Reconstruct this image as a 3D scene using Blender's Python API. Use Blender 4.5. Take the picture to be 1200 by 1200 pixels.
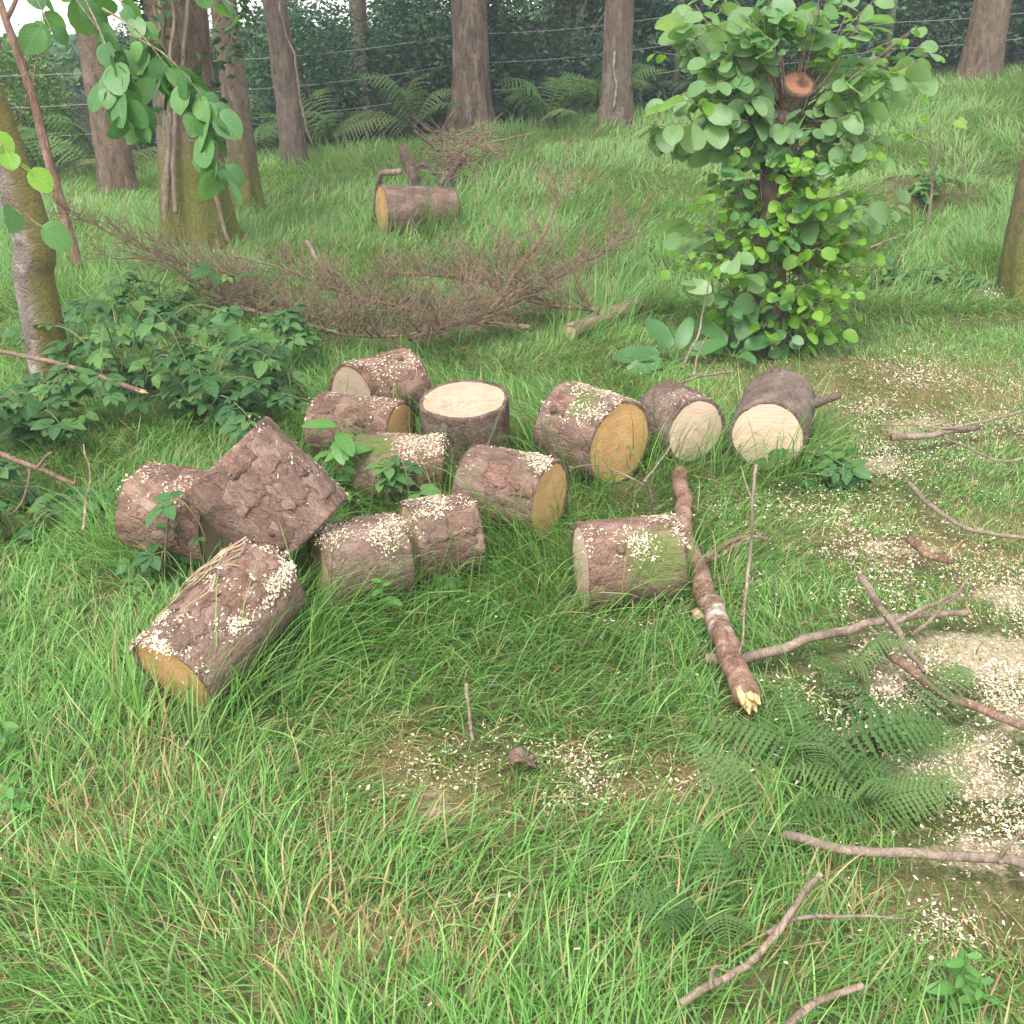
import bpy, math, random
import numpy as np
from mathutils import Vector, Matrix, Quaternion

# ------------------------------------------------------------------ camera, sky, sun, exposure
for o in list(bpy.data.objects): bpy.data.objects.remove(o)
S = bpy.context.scene
COL = S.collection
random.seed(7); RNG = np.random.default_rng(7)
R = math.radians
CAM = np.array((0.0, 0.0, 1.6)); PITCH = R(24.3); FPX = 1250.0        # focal length in pixels of the 1200 px photograph
cam_d = bpy.data.cameras.new('camera'); cam = bpy.data.objects.new('camera', cam_d); COL.objects.link(cam)
cam.location = CAM; cam.rotation_euler = (math.pi/2 - PITCH, 0, 0)
cam_d.sensor_fit = 'HORIZONTAL'; cam_d.sensor_width = 36; cam_d.lens = 36*FPX/1200
cam_d.clip_start = 0.05; cam_d.clip_end = 1000
S.camera = cam
SUN_EL, SUN_AZ = R(58), R(205)          # soft bright overcast, light from behind the camera's left shoulder
w = bpy.data.worlds.new('World'); S.world = w; w.use_nodes = True
nt = w.node_tree; nt.nodes.clear()
sky = nt.nodes.new('ShaderNodeTexSky'); sky.sky_type = 'NISHITA'; sky.sun_disc = False
sky.sun_elevation = SUN_EL; sky.sun_rotation = SUN_AZ; sky.air_density = 1.0; sky.dust_density = 1.0; sky.ozone_density = 1.0
hs = nt.nodes.new('ShaderNodeHueSaturation'); hs.inputs['Saturation'].default_value = 0.22
bg = nt.nodes.new('ShaderNodeBackground'); bg.inputs['Strength'].default_value = 0.15
wo = nt.nodes.new('ShaderNodeOutputWorld')
nt.links.new(sky.outputs[0], hs.inputs['Color']); nt.links.new(hs.outputs[0], bg.inputs[0]); nt.links.new(bg.outputs[0], wo.inputs[0])
sl = bpy.data.lights.new('sun', 'SUN'); sl.energy = 1.5; sl.angle = R(28); sl.color = (1, 0.96, 0.9)
sun = bpy.data.objects.new('sun', sl); COL.objects.link(sun); sun.location = (0, 0, 20)
sd = Vector((math.sin(SUN_AZ)*math.cos(SUN_EL), math.cos(SUN_AZ)*math.cos(SUN_EL), math.sin(SUN_EL)))
sun.rotation_euler = sd.to_track_quat('Z', 'Y').to_euler()
S.view_settings.view_transform = 'Standard'; S.view_settings.look = 'None'
S.view_settings.gamma = 1; S.view_settings.use_curve_mapping = False
S.view_settings.exposure = 1.8
S.render.engine = 'CYCLES'; S.cycles.use_denoising = True
S.cycles.max_bounces = 5; S.cycles.transmission_bounces = 3; S.cycles.diffuse_bounces = 3; S.cycles.glossy_bounces = 2

# ------------------------------------------------------------------ noise
def _hash(i, j, k, seed):
    h = (i*374761393 + j*668265263 + k*2147483647 + seed*1274126177) & 0xffffffff
    h = ((h ^ (h >> 13))*1274126177) & 0xffffffff
    h = ((h ^ (h >> 16))*2246822519) & 0xffffffff
    return ((h ^ (h >> 15)) & 0xffffff)/float(0xffffff)
def vnoise(p, seed=0):
    p = np.asarray(p, float); f = np.floor(p); i = f.astype(np.int64); t = p - f; t = t*t*(3-2*t)
    out = 0
    for a in (0, 1):
        for b in (0, 1):
            for c in (0, 1):
                wgt = (t[..., 0] if a else 1-t[..., 0])*(t[..., 1] if b else 1-t[..., 1])*(t[..., 2] if c else 1-t[..., 2])
                out = out + wgt*_hash(i[..., 0]+a, i[..., 1]+b, i[..., 2]+c, seed)
    return out*2-1
def fbm(p, seed=0, o=3):
    s, a, n = 0, 1.0, 0
    for k in range(o):
        s = s + a*vnoise(np.asarray(p)*2**k, seed+k*17); n += a; a *= .5
    return s/n
def n2(x, y, sc, seed=0, o=2):
    x = np.asarray(x, float); y = np.asarray(y, float)
    return fbm(np.stack([x*sc, y*sc, np.zeros_like(x)+.37], -1), seed, o)
def sstep(t):
    t = np.clip(t, 0, 1); return t*t*(3-2*t)

# ------------------------------------------------------------------ terrain and pixel helpers
HOLLOW = (3.5, 9.25)
def hgt(x, y):
    x = np.asarray(x, float); y = np.asarray(y, float)
    h = sstep((y-6.3)/8.5)*np.clip(0.55+0.085*x, .12, 1.5)
    h = h + .035*n2(x, y, .7, 3) + .014*n2(x, y, 2.6, 9)
    d = ((x-HOLLOW[0])/.42)**2 + ((y-HOLLOW[1])/.26)**2
    h = h - .26*np.exp(-d) + .2*np.exp(-(((x-HOLLOW[0])/.55)**2 + ((y-HOLLOW[1]-.38)/.2)**2))
    return h
def H(x, y): return float(hgt(np.array([x]), np.array([y]))[0])
CP, SP = math.cos(PITCH), math.sin(PITCH)
def ray(px, py):
    u = (px-600)/FPX; v = (600-py)/FPX
    return np.array((u, CP+v*SP, -SP+v*CP))           # per unit of camera depth
TT = np.concatenate([np.arange(.8, 9, .01), np.arange(9, 45, .04)])
def at(px, py, lift=0.0):                              # the point lift metres above the ground that this pixel looks at
    d = ray(px, py); P = CAM + d*TT[:, None]; g_ = P[:, 2]-hgt(P[:, 0], P[:, 1])-lift
    k = np.argmax(g_ < 0)
    if k == 0: k = len(TT)-1
    a, b = g_[k-1], g_[k]; f = a/(a-b) if a > b else 0
    return CAM + d*(TT[k-1]+(TT[k]-TT[k-1])*f)
def dep(px, py, depth): return CAM + ray(px, py)*depth
def V(p): return Vector([float(c) for c in p])

# ------------------------------------------------------------------ materials
def new_mat(name):
    m = bpy.data.materials.new(name); m.use_nodes = True; t = m.node_tree; t.nodes.clear()
    out = t.nodes.new('ShaderNodeOutputMaterial'); return m, t, out
def nd(t, typ, **kw):
    n = t.nodes.new(typ)
    for k, v in kw.items():
        if k in n.inputs: n.inputs[k].default_value = v
        else: setattr(n, k, v)
    return n
def ramp(t, fac, stops):
    r = t.nodes.new('ShaderNodeValToRGB'); e = r.color_ramp.elements
    while len(e) < len(stops): e.new(.5)
    for q, (p, c) in zip(e, stops): q.position = p; q.color = (*c, 1)
    t.links.new(fac, r.inputs[0]); return r.outputs[0]
def mixc(t, fac, a, b, mode='MIX'):
    m = t.nodes.new('ShaderNodeMix'); m.data_type = 'RGBA'; m.blend_type = mode
    for s, v in ((m.inputs[0], fac), (m.inputs[6], a), (m.inputs[7], b)):
        if hasattr(v, 'links'): t.links.new(v, s)
        elif isinstance(v, tuple): s.default_value = (*v, 1)
        else: s.default_value = v
    return m.outputs[2]
def math_n(t, op, a, b=0.0, clamp=False):
    m = t.nodes.new('ShaderNodeMath'); m.operation = op; m.use_clamp = clamp
    for s, v in zip(m.inputs, (a, b)):
        if hasattr(v, 'links'): t.links.new(v, s)
        else: s.default_value = v
    return m.outputs[0]
def coords(t, scale=(1, 1, 1), rand=True):
    tc = t.nodes.new('ShaderNodeTexCoord'); mp = t.nodes.new('ShaderNodeMapping')
    mp.inputs['Scale'].default_value = scale; t.links.new(tc.outputs['Object'], mp.inputs[0])
    if rand:
        oi = t.nodes.new('ShaderNodeObjectInfo'); t.links.new(math_n(t, 'MULTIPLY', oi.outputs['Random'], 37.0), mp.inputs['Location'])
    return mp.outputs[0]
def noise(t, vec, scale, detail=4, rough=.6):
    n = nd(t, 'ShaderNodeTexNoise', Scale=scale, Detail=detail, Roughness=rough)
    t.links.new(vec, n.inputs['Vector']); return n.outputs['Fac']
def attr(t, name, fac=False):
    a = t.nodes.new('ShaderNodeAttribute'); a.attribute_name = name; return a.outputs['Fac' if fac else 'Color']
def pbr(t, out, col, rough=.8, bump=None, bstr=.5, bdist=.01, spec=.3):
    p = t.nodes.new('ShaderNodeBsdfPrincipled'); p.inputs['Roughness'].default_value = rough
    p.inputs['Specular IOR Level'].default_value = spec
    if hasattr(col, 'links'): t.links.new(col, p.inputs['Base Color'])
    else: p.inputs['Base Color'].default_value = (*col, 1)
    if bump is not None:
        b = nd(t, 'ShaderNodeBump', Strength=bstr, Distance=bdist); t.links.new(bump, b.inputs['Height']); t.links.new(b.outputs[0], p.inputs['Normal'])
    t.links.new(p.outputs[0], out.inputs[0]); return p
def bark_mat(name, dark, mid, light, plate=26, zs=.45, mossc=(.085, .11, .028), bd=.012, rough=.85, ck=.22):
    m, t, out = new_mat(name)
    v = coords(t, (1, 1, zs))
    n1 = noise(t, v, 9, 6, .65); n2_ = noise(t, v, 48, 4, .7)
    wv = nd(t, 'ShaderNodeMixRGB', blend_type='ADD', Fac=.16); t.links.new(v, wv.inputs[1])
    nz = nd(t, 'ShaderNodeTexNoise', Scale=14.0, Detail=3.0); t.links.new(v, nz.inputs['Vector']); t.links.new(nz.outputs['Color'], wv.inputs[2])
    vo = nd(t, 'ShaderNodeTexVoronoi', feature='DISTANCE_TO_EDGE', Scale=plate); t.links.new(wv.outputs[0], vo.inputs['Vector'])
    crack = math_n(t, 'MULTIPLY', vo.outputs['Distance'], 9.0, True)
    vc = nd(t, 'ShaderNodeTexVoronoi', Scale=plate); t.links.new(wv.outputs[0], vc.inputs['Vector'])
    sep = nd(t, 'ShaderNodeSeparateColor'); t.links.new(vc.outputs['Color'], sep.inputs[0])
    f = math_n(t, 'ADD', math_n(t, 'MULTIPLY', n1, .62), math_n(t, 'ADD', math_n(t, 'MULTIPLY', n2_, .26), math_n(t, 'MULTIPLY', sep.outputs[0], .14)))
    c = ramp(t, f, [(.34, dark), (.5, mid), (.66, light)])
    ckm = math_n(t, 'MULTIPLY', math_n(t, 'SUBTRACT', noise(t, v, 7, 3), .42, True), 6.0*ck, True)
    c = mixc(t, math_n(t, 'MULTIPLY', math_n(t, 'SUBTRACT', 1.0, crack), ckm), c, dark)
    sp_ = noise(t, v, 170, 3, .75)
    c = mixc(t, math_n(t, 'MULTIPLY', math_n(t, 'SUBTRACT', sp_, .5, True), 2.6, True), c, dark)
    c = mixc(t, math_n(t, 'MULTIPLY', math_n(t, 'SUBTRACT', .47, sp_, True), 2.6, True), c, tuple(min(1, q*1.25) for q in light))
    oi_ = t.nodes.new('ShaderNodeObjectInfo'); c = mixc(t, math_n(t, 'MULTIPLY', oi_.outputs['Random'], .4), c, mixc(t, f, tuple(sum(dark)/3*q for q in (1.15, .95, .75)), tuple(sum(light)/3*q for q in (1.2, .97, .8))))
    nm = noise(t, v, 30, 5, .7)
    mf = math_n(t, 'MULTIPLY', math_n(t, 'SUBTRACT', math_n(t, 'ADD', attr(t, 'moss', True), math_n(t, 'MULTIPLY', nm, .9)), .85), 3.2, True)
    mc = mixc(t, noise(t, v, 60, 3), tuple(q*.55 for q in mossc), tuple(min(1, q*1.9) for q in mossc))
    c = mixc(t, math_n(t, 'MULTIPLY', mf, .88), c, mc)
    lf = math_n(t, 'MULTIPLY', math_n(t, 'SUBTRACT', math_n(t, 'ADD', attr(t, 'lichen', True), math_n(t, 'MULTIPLY', noise(t, v, 22, 4, .7), 1.0)), 1.0), 4.0, True)
    c = mixc(t, lf, c, (.52, .52, .47))
    hgt_ = math_n(t, 'ADD', math_n(t, 'MULTIPLY', crack, .35), math_n(t, 'ADD', math_n(t, 'ADD', math_n(t, 'MULTIPLY', n1, .5), math_n(t, 'MULTIPLY', n2_, .8)), math_n(t, 'MULTIPLY', sp_, .7)))
    pbr(t, out, c, rough, hgt_, .8, bd, .2); return m
def cut_mat(name, pale, dark, heart, ring=150, stain=.35):
    m, t, out = new_mat(name)
    tc = t.nodes.new('ShaderNodeTexCoord'); v = tc.outputs['Object']
    oi = t.nodes.new('ShaderNodeObjectInfo')
    sx = nd(t, 'ShaderNodeSeparateXYZ'); t.links.new(v, sx.inputs[0])
    xo = math_n(t, 'ADD', sx.outputs[0], math_n(t, 'MULTIPLY', math_n(t, 'SUBTRACT', oi.outputs['Random'], .5), .06)); yo = math_n(t, 'ADD', sx.outputs[1], math_n(t, 'SUBTRACT', math_n(t, 'MULTIPLY', math_n(t, 'FRACT', math_n(t, 'MULTIPLY', oi.outputs['Random'], 7.3)), .05), .025))
    rr = math_n(t, 'SQRT', math_n(t, 'ADD', math_n(t, 'MULTIPLY', xo, xo), math_n(t, 'MULTIPLY', yo, yo)))
    mp = nd(t, 'ShaderNodeMapping'); t.links.new(v, mp.inputs[0]); t.links.new(math_n(t, 'MULTIPLY', oi.outputs['Random'], 40.0), mp.inputs['Location'])
    nz = noise(t, mp.outputs[0], 9, 3)
    rad = math_n(t, 'ADD', rr, math_n(t, 'MULTIPLY', nz, .02))
    wv = math_n(t, 'SINE', math_n(t, 'MULTIPLY', rad, ring*2.6))
    w2 = math_n(t, 'SINE', math_n(t, 'MULTIPLY', rad, ring*.63))
    rg = math_n(t, 'ADD', .5, math_n(t, 'ADD', math_n(t, 'MULTIPLY', wv, .2), math_n(t, 'MULTIPLY', w2, .2)))
    c = mixc(t, math_n(t, 'MULTIPLY', rg, .75), pale, dark)
    c = mixc(t, math_n(t, 'MULTIPLY', math_n(t, 'SUBTRACT', noise(t, mp.outputs[0], 6, 4, .6), .4, True), 2.4, True), c, mixc(t, .5, dark, tuple(q*.8 for q in pale)))
    hf = math_n(t, 'SUBTRACT', 1.0, math_n(t, 'MULTIPLY', rr, 9.0 if sum(heart) > .2 else 26.0), True)
    c = mixc(t, math_n(t, 'MULTIPLY', hf, .45 if sum(heart) > .2 else 2.2, True), c, heart)
    big = noise(t, mp.outputs[0], 13, 5, .7)
    c = mixc(t, math_n(t, 'MULTIPLY', math_n(t, 'SUBTRACT', big, .45, True), 3.0*stain, True), c, tuple(q*.4 for q in dark))
    mp2 = nd(t, 'ShaderNodeMapping'); mp2.inputs['Scale'].default_value = (4, 60, 1); mp2.inputs['Rotation'].default_value = (0, 0, .5); t.links.new(v, mp2.inputs[0])
    saw = noise(t, mp2.outputs[0], 3, 3)
    c = mixc(t, math_n(t, 'MULTIPLY', math_n(t, 'SUBTRACT', saw, .35, True), 1.3, True), c, tuple(min(1, q*1.2) for q in pale))
    an = math_n(t, 'ARCTAN2', yo, xo); cv = nd(t, 'ShaderNodeCombineXYZ')
    t.links.new(math_n(t, 'MULTIPLY', an, 6.0), cv.inputs[0]); t.links.new(math_n(t, 'MULTIPLY', rr, 4.0), cv.inputs[1]); t.links.new(math_n(t, 'MULTIPLY', oi.outputs['Random'], 30.0), cv.inputs[2])
    rc = noise(t, cv.outputs[0], 2.2, 4, .7)                              # drying cracks that run out from the heart
    c = mixc(t, math_n(t, 'MULTIPLY', math_n(t, 'SUBTRACT', rc, .58, True), 5.0*stain, True), c, tuple(q*.35 for q in dark))
    pbr(t, out, c, .8, saw, .5, .004, .2); return m
def leaf_mat(name, cols, trans=.35, rough=.42, use_attr=False, spec=.4, vein=True):
    m, t, out = new_mat(name)
    if use_attr: c = attr(t, 'Col')
    else:
        oi = t.nodes.new('ShaderNodeObjectInfo')
        c = ramp(t, oi.outputs['Random'], [(i/max(1, len(cols)-1), q) for i, q in enumerate(cols)])
        v = coords(t); c = mixc(t, math_n(t, 'MULTIPLY', noise(t, v, 40, 3), .5), c, tuple(x*.6 for x in cols[0]))
        if vein:
            tc = t.nodes.new('ShaderNodeTexCoord'); sx = nd(t, 'ShaderNodeSeparateXYZ'); t.links.new(tc.outputs['Object'], sx.inputs[0])
            ax = math_n(t, 'ABSOLUTE', sx.outputs[0])
            vv = math_n(t, 'SINE', math_n(t, 'MULTIPLY', math_n(t, 'SUBTRACT', sx.outputs[1], math_n(t, 'MULTIPLY', ax, .7)), 480.0))
            vn = math_n(t, 'MULTIPLY', math_n(t, 'SUBTRACT', vv, .6, True), .22)
            mid = math_n(t, 'LESS_THAN', ax, .0014)
            c = mixc(t, math_n(t, 'ADD', vn, math_n(t, 'MULTIPLY', mid, .15), True), c, tuple(min(1, x*1.7) for x in cols[-1]))
    p = t.nodes.new('ShaderNodeBsdfPrincipled'); p.inputs['Roughness'].default_value = rough; p.inputs['Specular IOR Level'].default_value = spec
    tr = t.nodes.new('ShaderNodeBsdfTranslucent'); mx = t.nodes.new('ShaderNodeMixShader'); mx.inputs[0].default_value = trans
    t.links.new(c, p.inputs['Base Color'])
    tcx = mixc(t, 1.0, c, (1.35, 1.4, .7), 'MULTIPLY'); t.links.new(tcx, tr.inputs[0])
    t.links.new(p.outputs[0], mx.inputs[1]); t.links.new(tr.outputs[0], mx.inputs[2]); t.links.new(mx.outputs[0], out.inputs[0])
    return m
def plain_mat(name, a, b, scale=20, rough=.85, bd=.004):
    m, t, out = new_mat(name); v = coords(t); n = noise(t, v, scale, 5, .65)
    pbr(t, out, ramp(t, n, [(.35, a), (.65, b)]), rough, n, .6, bd, .2); return m

M = {}
M['bark_red'] = bark_mat('bark_red', (.055, .027, .018), (.17, .088, .062), (.32, .205, .155), 20, .6, ck=.45, bd=.009)
M['bark_dark'] = bark_mat('bark_dark', (.05, .032, .025), (.14, .085, .065), (.26, .18, .145), 18, .7)
M['bark_grey'] = bark_mat('bark_grey', (.05, .033, .023), (.155, .105, .075), (.29, .215, .165), 20, .3, bd=.03, ck=.5)
M['bark_moss'] = bark_mat('bark_moss', (.055, .036, .023), (.155, .103, .066), (.28, .20, .135), 22, .35, (.115, .122, .022), .025)
M['bark_birch'] = bark_mat('bark_birch', (.07, .05, .038), (.20, .155, .13), (.38, .33, .30), 12, 1.2, (.115, .10, .02), .012)
M['stick'] = bark_mat('stick', (.06, .042, .03), (.2, .14, .095), (.34, .26, .19), 60, .25, bd=.003)
M['stick_red'] = bark_mat('stick_red', (.06, .03, .02), (.2, .105, .07), (.34, .22, .16), 60, .25, bd=.004)
M['cut_fresh'] = cut_mat('cut_fresh', (.56, .42, .31), (.46, .31, .21), (.5, .34, .25), 150, .22)
M['cut_orange'] = cut_mat('cut_orange', (.56, .34, .145), (.35, .165, .055), (.52, .32, .14), 130, .6)
M['cut_tan'] = cut_mat('cut_tan', (.46, .35, .23), (.38, .265, .16), (.42, .30, .19), 130, .4)
M['cut_dusty'] = cut_mat('cut_dusty', (.40, .30, .21), (.33, .235, .15), (.35, .26, .17), 130, .5)
M['cut_red'] = cut_mat('cut_red', (.28, .135, .08), (.21, .09, .05), (.03, .02, .016), 120, .4)
M['chip'] = None
M['brush'] = plain_mat('brush', (.095, .062, .04), (.25, .175, .115), 40)
M['wire'] = plain_mat('wire', (.17, .17, .165), (.3, .3, .28), 40, .6)
M['post'] = plain_mat('post', (.05, .055, .03), (.11, .11, .065), 25)
M['hazel'] = leaf_mat('hazel', [(.055, .15, .045), (.09, .21, .065), (.12, .26, .08), (.17, .32, .09)], .38)
M['lime'] = leaf_mat('lime', [(.15, .32, .03), (.20, .39, .045), (.25, .44, .055), (.30, .48, .09)], .5)
M['palelf'] = leaf_mat('palelf', [(.15, .27, .10), (.20, .34, .13), (.26, .41, .17), (.34, .48, .24)], .5)
M['dusky'] = leaf_mat('dusky', [(.11, .22, .085), (.15, .28, .11), (.19, .33, .13)], .45)
M['bramble'] = leaf_mat('bramble', [(.038, .10, .032), (.055, .14, .042), (.08, .18, .052), (.14, .26, .065)], .3, .55, spec=.25)
M['herb'] = leaf_mat('herb', [(.10, .24, .05), (.13, .30, .07)], .4)
M['fern'] = leaf_mat('fern', [(.075, .15, .045), (.10, .19, .06), (.14, .23, .075), (.19, .22, .08)], .35, .7, vein=False, spec=.15)
M['foliage'] = leaf_mat('foliage', None, .3, .6, True, .2)
M['grass'] = leaf_mat('grass', None, .32, .5, True, .3)
def chip_mat():
    m, t, out = new_mat('chip'); c = attr(t, 'Col'); pbr(t, out, c, .85, None, spec=.15); return m
M['chip'] = chip_mat()

# ------------------------------------------------------------------ mesh helpers
class MB:
    def __init__(s): s.v = []; s.f = []; s.n = 0; s.a = {}
    def add(s, v, f, **at_):
        v = np.asarray(v, float).reshape(-1, 3)
        s.v.append(v); s.f.extend([tuple(int(i)+s.n for i in q) for q in f])
        for k, x in at_.items():
            s.a.setdefault(k, []).append((s.n, np.broadcast_to(np.asarray(x, float), (len(v),)).copy()))
        s.n += len(v); return s
    def mesh(s, name, mats, smooth=True):
        me = bpy.data.meshes.new(name); me.from_pydata(np.concatenate(s.v).tolist(), [], s.f)
        for k, lst in s.a.items():
            arr = np.zeros(s.n, np.float32)
            for o, x in lst: arr[o:o+len(x)] = x
            me.attributes.new(k, 'FLOAT', 'POINT').data.foreach_set('value', arr)
        for m in (mats if isinstance(mats, (list, tuple)) else [mats]): me.materials.append(m)
        if smooth: me.polygons.foreach_set('use_smooth', [True]*len(me.polygons))
        me.update(); return me
def tri_mesh(name, v, tris, col, mat, smooth=False):                      # big numpy meshes: v (n,3), tris (m,3), col (n,3)
    me = bpy.data.meshes.new(name); me.vertices.add(len(v)); me.vertices.foreach_set('co', np.asarray(v, np.float32).ravel())
    me.loops.add(tris.size); me.loops.foreach_set('vertex_index', tris.astype(np.int32).ravel())
    me.polygons.add(len(tris)); me.polygons.foreach_set('loop_start', np.arange(0, tris.size, 3, dtype=np.int32))
    me.update(calc_edges=True)
    if col is not None:
        c4 = np.ones((len(v), 4), np.float32); c4[:, :3] = col
        me.color_attributes.new('Col', 'FLOAT_COLOR', 'POINT').data.foreach_set('color', c4.ravel())
    if smooth: me.polygons.foreach_set('use_smooth', np.ones(len(tris), bool))
    me.materials.append(mat); return me
def tag(o, label=None, cat=None, group=None, kind=None):
    for k, v in (('label', label), ('category', cat), ('group', group), ('kind', kind)):
        if v: o[k] = v
    return o
def obj(name, me, parent=None, loc=(0, 0, 0), rot=None, scale=None):
    o = bpy.data.objects.new(name, me); COL.objects.link(o); o.parent = parent; o.location = loc
    if rot is not None: o.rotation_mode = 'QUATERNION'; o.rotation_quaternion = rot
    if scale is not None: o.scale = scale if hasattr(scale, '__len__') else (scale,)*3
    return o
def thing(name, loc, label, cat, group=None):
    o = obj(name, None, loc=V(loc)); o.empty_display_size = .1; return tag(o, label, cat, group)
def tube(pts, rad, ns=8, seed=0, amp=0.0, nsc=8.0, cap=True, lump=None):
    pts = np.asarray(pts, float); n = len(pts); rad = np.broadcast_to(rad, (n,))
    tg = np.gradient(pts, axis=0); tg /= np.linalg.norm(tg, axis=1)[:, None]+1e-9
    ref = np.eye(3)[np.argmin(np.abs(tg).max(0))]
    u = np.cross(tg, ref); u /= np.linalg.norm(u, axis=1)[:, None]+1e-9; w_ = np.cross(tg, u)
    ang = np.linspace(0, 2*math.pi, ns, endpoint=False)
    dirs = np.cos(ang)[None, :, None]*u[:, None]+np.sin(ang)[None, :, None]*w_[:, None]
    r = np.repeat(rad[:, None], ns, 1)
    if amp: r = r*(1+amp*fbm((pts[:, None]+dirs*r[..., None])*nsc, seed, 3))
    if lump is not None: r = r*np.stack([lump(k, ang) for k in range(n)])
    v = (pts[:, None]+dirs*r[..., None]).reshape(-1, 3); ix = np.arange(n*ns).reshape(n, ns); nx = np.roll(ix, -1, 1)
    f = np.stack([ix[:-1], nx[:-1], nx[1:], ix[1:]], -1).reshape(-1, 4).tolist()
    if cap:
        f.append(tuple(range(ns-1, -1, -1))); f.append(tuple(range((n-1)*ns, n*ns)))
    return v, f
def twig_batch(P, rad):                                                   # P (N, m, 3), rad (N, m): thin three-sided twigs
    N, m = P.shape[:2]; tg = np.gradient(P, axis=1); tg /= np.linalg.norm(tg, axis=2)[..., None]+1e-9
    ref = np.eye(3)[np.argmin(np.abs(tg).max(1), 1)][:, None]; u = np.cross(tg, np.broadcast_to(ref, tg.shape)); u /= np.linalg.norm(u, axis=2)[..., None]+1e-9; w_ = np.cross(tg, u)
    v = np.stack([P+(u*math.cos(a)+w_*math.sin(a))*rad[..., None] for a in (0, 2.094, 4.189)], 2)
    ix = np.arange(N*m*3).reshape(N, m, 3); nx = np.roll(ix, -1, 2); a, b, c, d = ix[:, :-1], nx[:, :-1], nx[:, 1:], ix[:, 1:]
    return v.reshape(-1, 3), np.concatenate([np.stack([a, b, c], -1).reshape(-1, 3), np.stack([a, c, d], -1).reshape(-1, 3)])
def smooth_path(ctrl, n):
    c = np.asarray(ctrl, float); m = len(c)
    if m == 2: return c[0]+(c[1]-c[0])*np.linspace(0, 1, n)[:, None]
    t = np.linspace(0, m-1, n); out = []
    for q in t:
        i = min(int(q), m-2); x = q-i; p0 = c[max(i-1, 0)]; p1 = c[i]; p2 = c[i+1]; p3 = c[min(i+2, m-1)]
        out.append(.5*((2*p1)+(-p0+p2)*x+(2*p0-5*p1+4*p2-p3)*x*x+(-p0+3*p1-3*p2+p3)*x**3))
    return np.array(out)
def wiggle(p, amp, sc, seed):
    p = p.copy(); off = np.stack([fbm(p*sc, seed+i*31) for i in range(3)], -1); wgt = np.ones(len(p)); return p+off*amp*wgt[:, None]

# ------------------------------------------------------------------ ground
CHIPS = [  # px, py, rx m, ry m, strength: sawdust patches of the photograph
 (505, 915, .10, .05, .7), (505, 945, .10, .04, .85), (690, 900, .14, .05, .6), (735, 932, .13, .05, .7), (620, 890, .14, .05, .25),
 (1150, 770, .32, .20, .95), (1120, 900, .22, .14, 1.0), (1170, 850, .25, .2, .8), (1180, 1000, .22, .10, .9), (1060, 800, .2, .12, .6),
 (1000, 480, .25, .16, .5), (1040, 545, .22, .12, .85), (1150, 445, .45, .22, .55), (1090, 500, .4, .16, .6), (1060, 650, .22, .16, .7),
 (740, 732, .12, .06, .7), (960, 600, .3, .16, .4), (868, 690, .07, .06, 1.0), (930, 860, .12, .06, .7), (820, 940, .12, .06, .75),
 (1185, 350, .25, .16, .9), (1190, 700, .2, .14, .8), (1090, 1090, .14, .07, .6), (600, 950, .3, .05, .15), (960, 810, .15, .07, .5), (1010, 900, .14, .08, .5)]
CW = []
for px, py, rx, ry, s in CHIPS:
    p = at(px, py); CW.append((p[0], p[1], rx, ry, s))
STRAW = [(1080, 460, .9, .5, .8), (1000, 440, .5, .4, .6), (110, 985, .2, .12, .85), (440, 1120, .24, .1, .9), (380, 1010, .18, .08, .5), (60, 1120, .14, .08, .5), (160, 900, .15, .08, .5), (800, 1130, .15, .08, .5),
         (560, 930, .5, .14, .7), (1080, 262, .3, .25, .9), (1110, 640, .45, .3, .6), (450, 890, .2, .1, .6), (800, 920, .2, .12, .6), (1090, 1090, .3, .2, .5)]
SW = []
for px, py, rx, ry, s in STRAW:
    p = at(px, py); SW.append((p[0], p[1], rx, ry, s))
def mask(L, x, y, seed):
    m = np.zeros_like(x)
    for cx, cy, rx, ry, s in L: m = np.maximum(m, s*np.exp(-(((x-cx)/rx)**2+((y-cy)/ry)**2)*.8))
    return np.clip(m*(1+1.6*n2(x, y, 7, seed, 3)), 0, 1)
gx = np.concatenate([-np.geomspace(200, 10, 12), np.arange(-9.5, 9.5, .1), np.geomspace(10, 200, 12)])
gy = np.concatenate([-np.geomspace(200, 2, 10), np.arange(-1.5, 17, .1), np.geomspace(17.5, 300, 16)])
X, Y = np.meshgrid(gx, gy); vv = np.stack([X.ravel(), Y.ravel(), hgt(X.ravel(), Y.ravel())], -1)
nx_, ny_ = len(gx), len(gy); idx = np.arange(nx_*ny_).reshape(ny_, nx_)
q = np.stack([idx[:-1, :-1], idx[:-1, 1:], idx[1:, 1:], idx[1:, :-1]], -1).reshape(-1, 4)
tr_ = np.concatenate([q[:, [0, 1, 2]], q[:, [0, 2, 3]]])
saw = mask(CW, vv[:, 0], vv[:, 1], 5); strw = mask(SW, vv[:, 0], vv[:, 1], 6); woods = np.maximum(sstep((vv[:, 1]-13.3-.12*vv[:, 0])/1.2), np.exp(-((vv[:, 0]-HOLLOW[0])/.28)**2-((vv[:, 1]-HOLLOW[1]-.05)/.2)**2))
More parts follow.
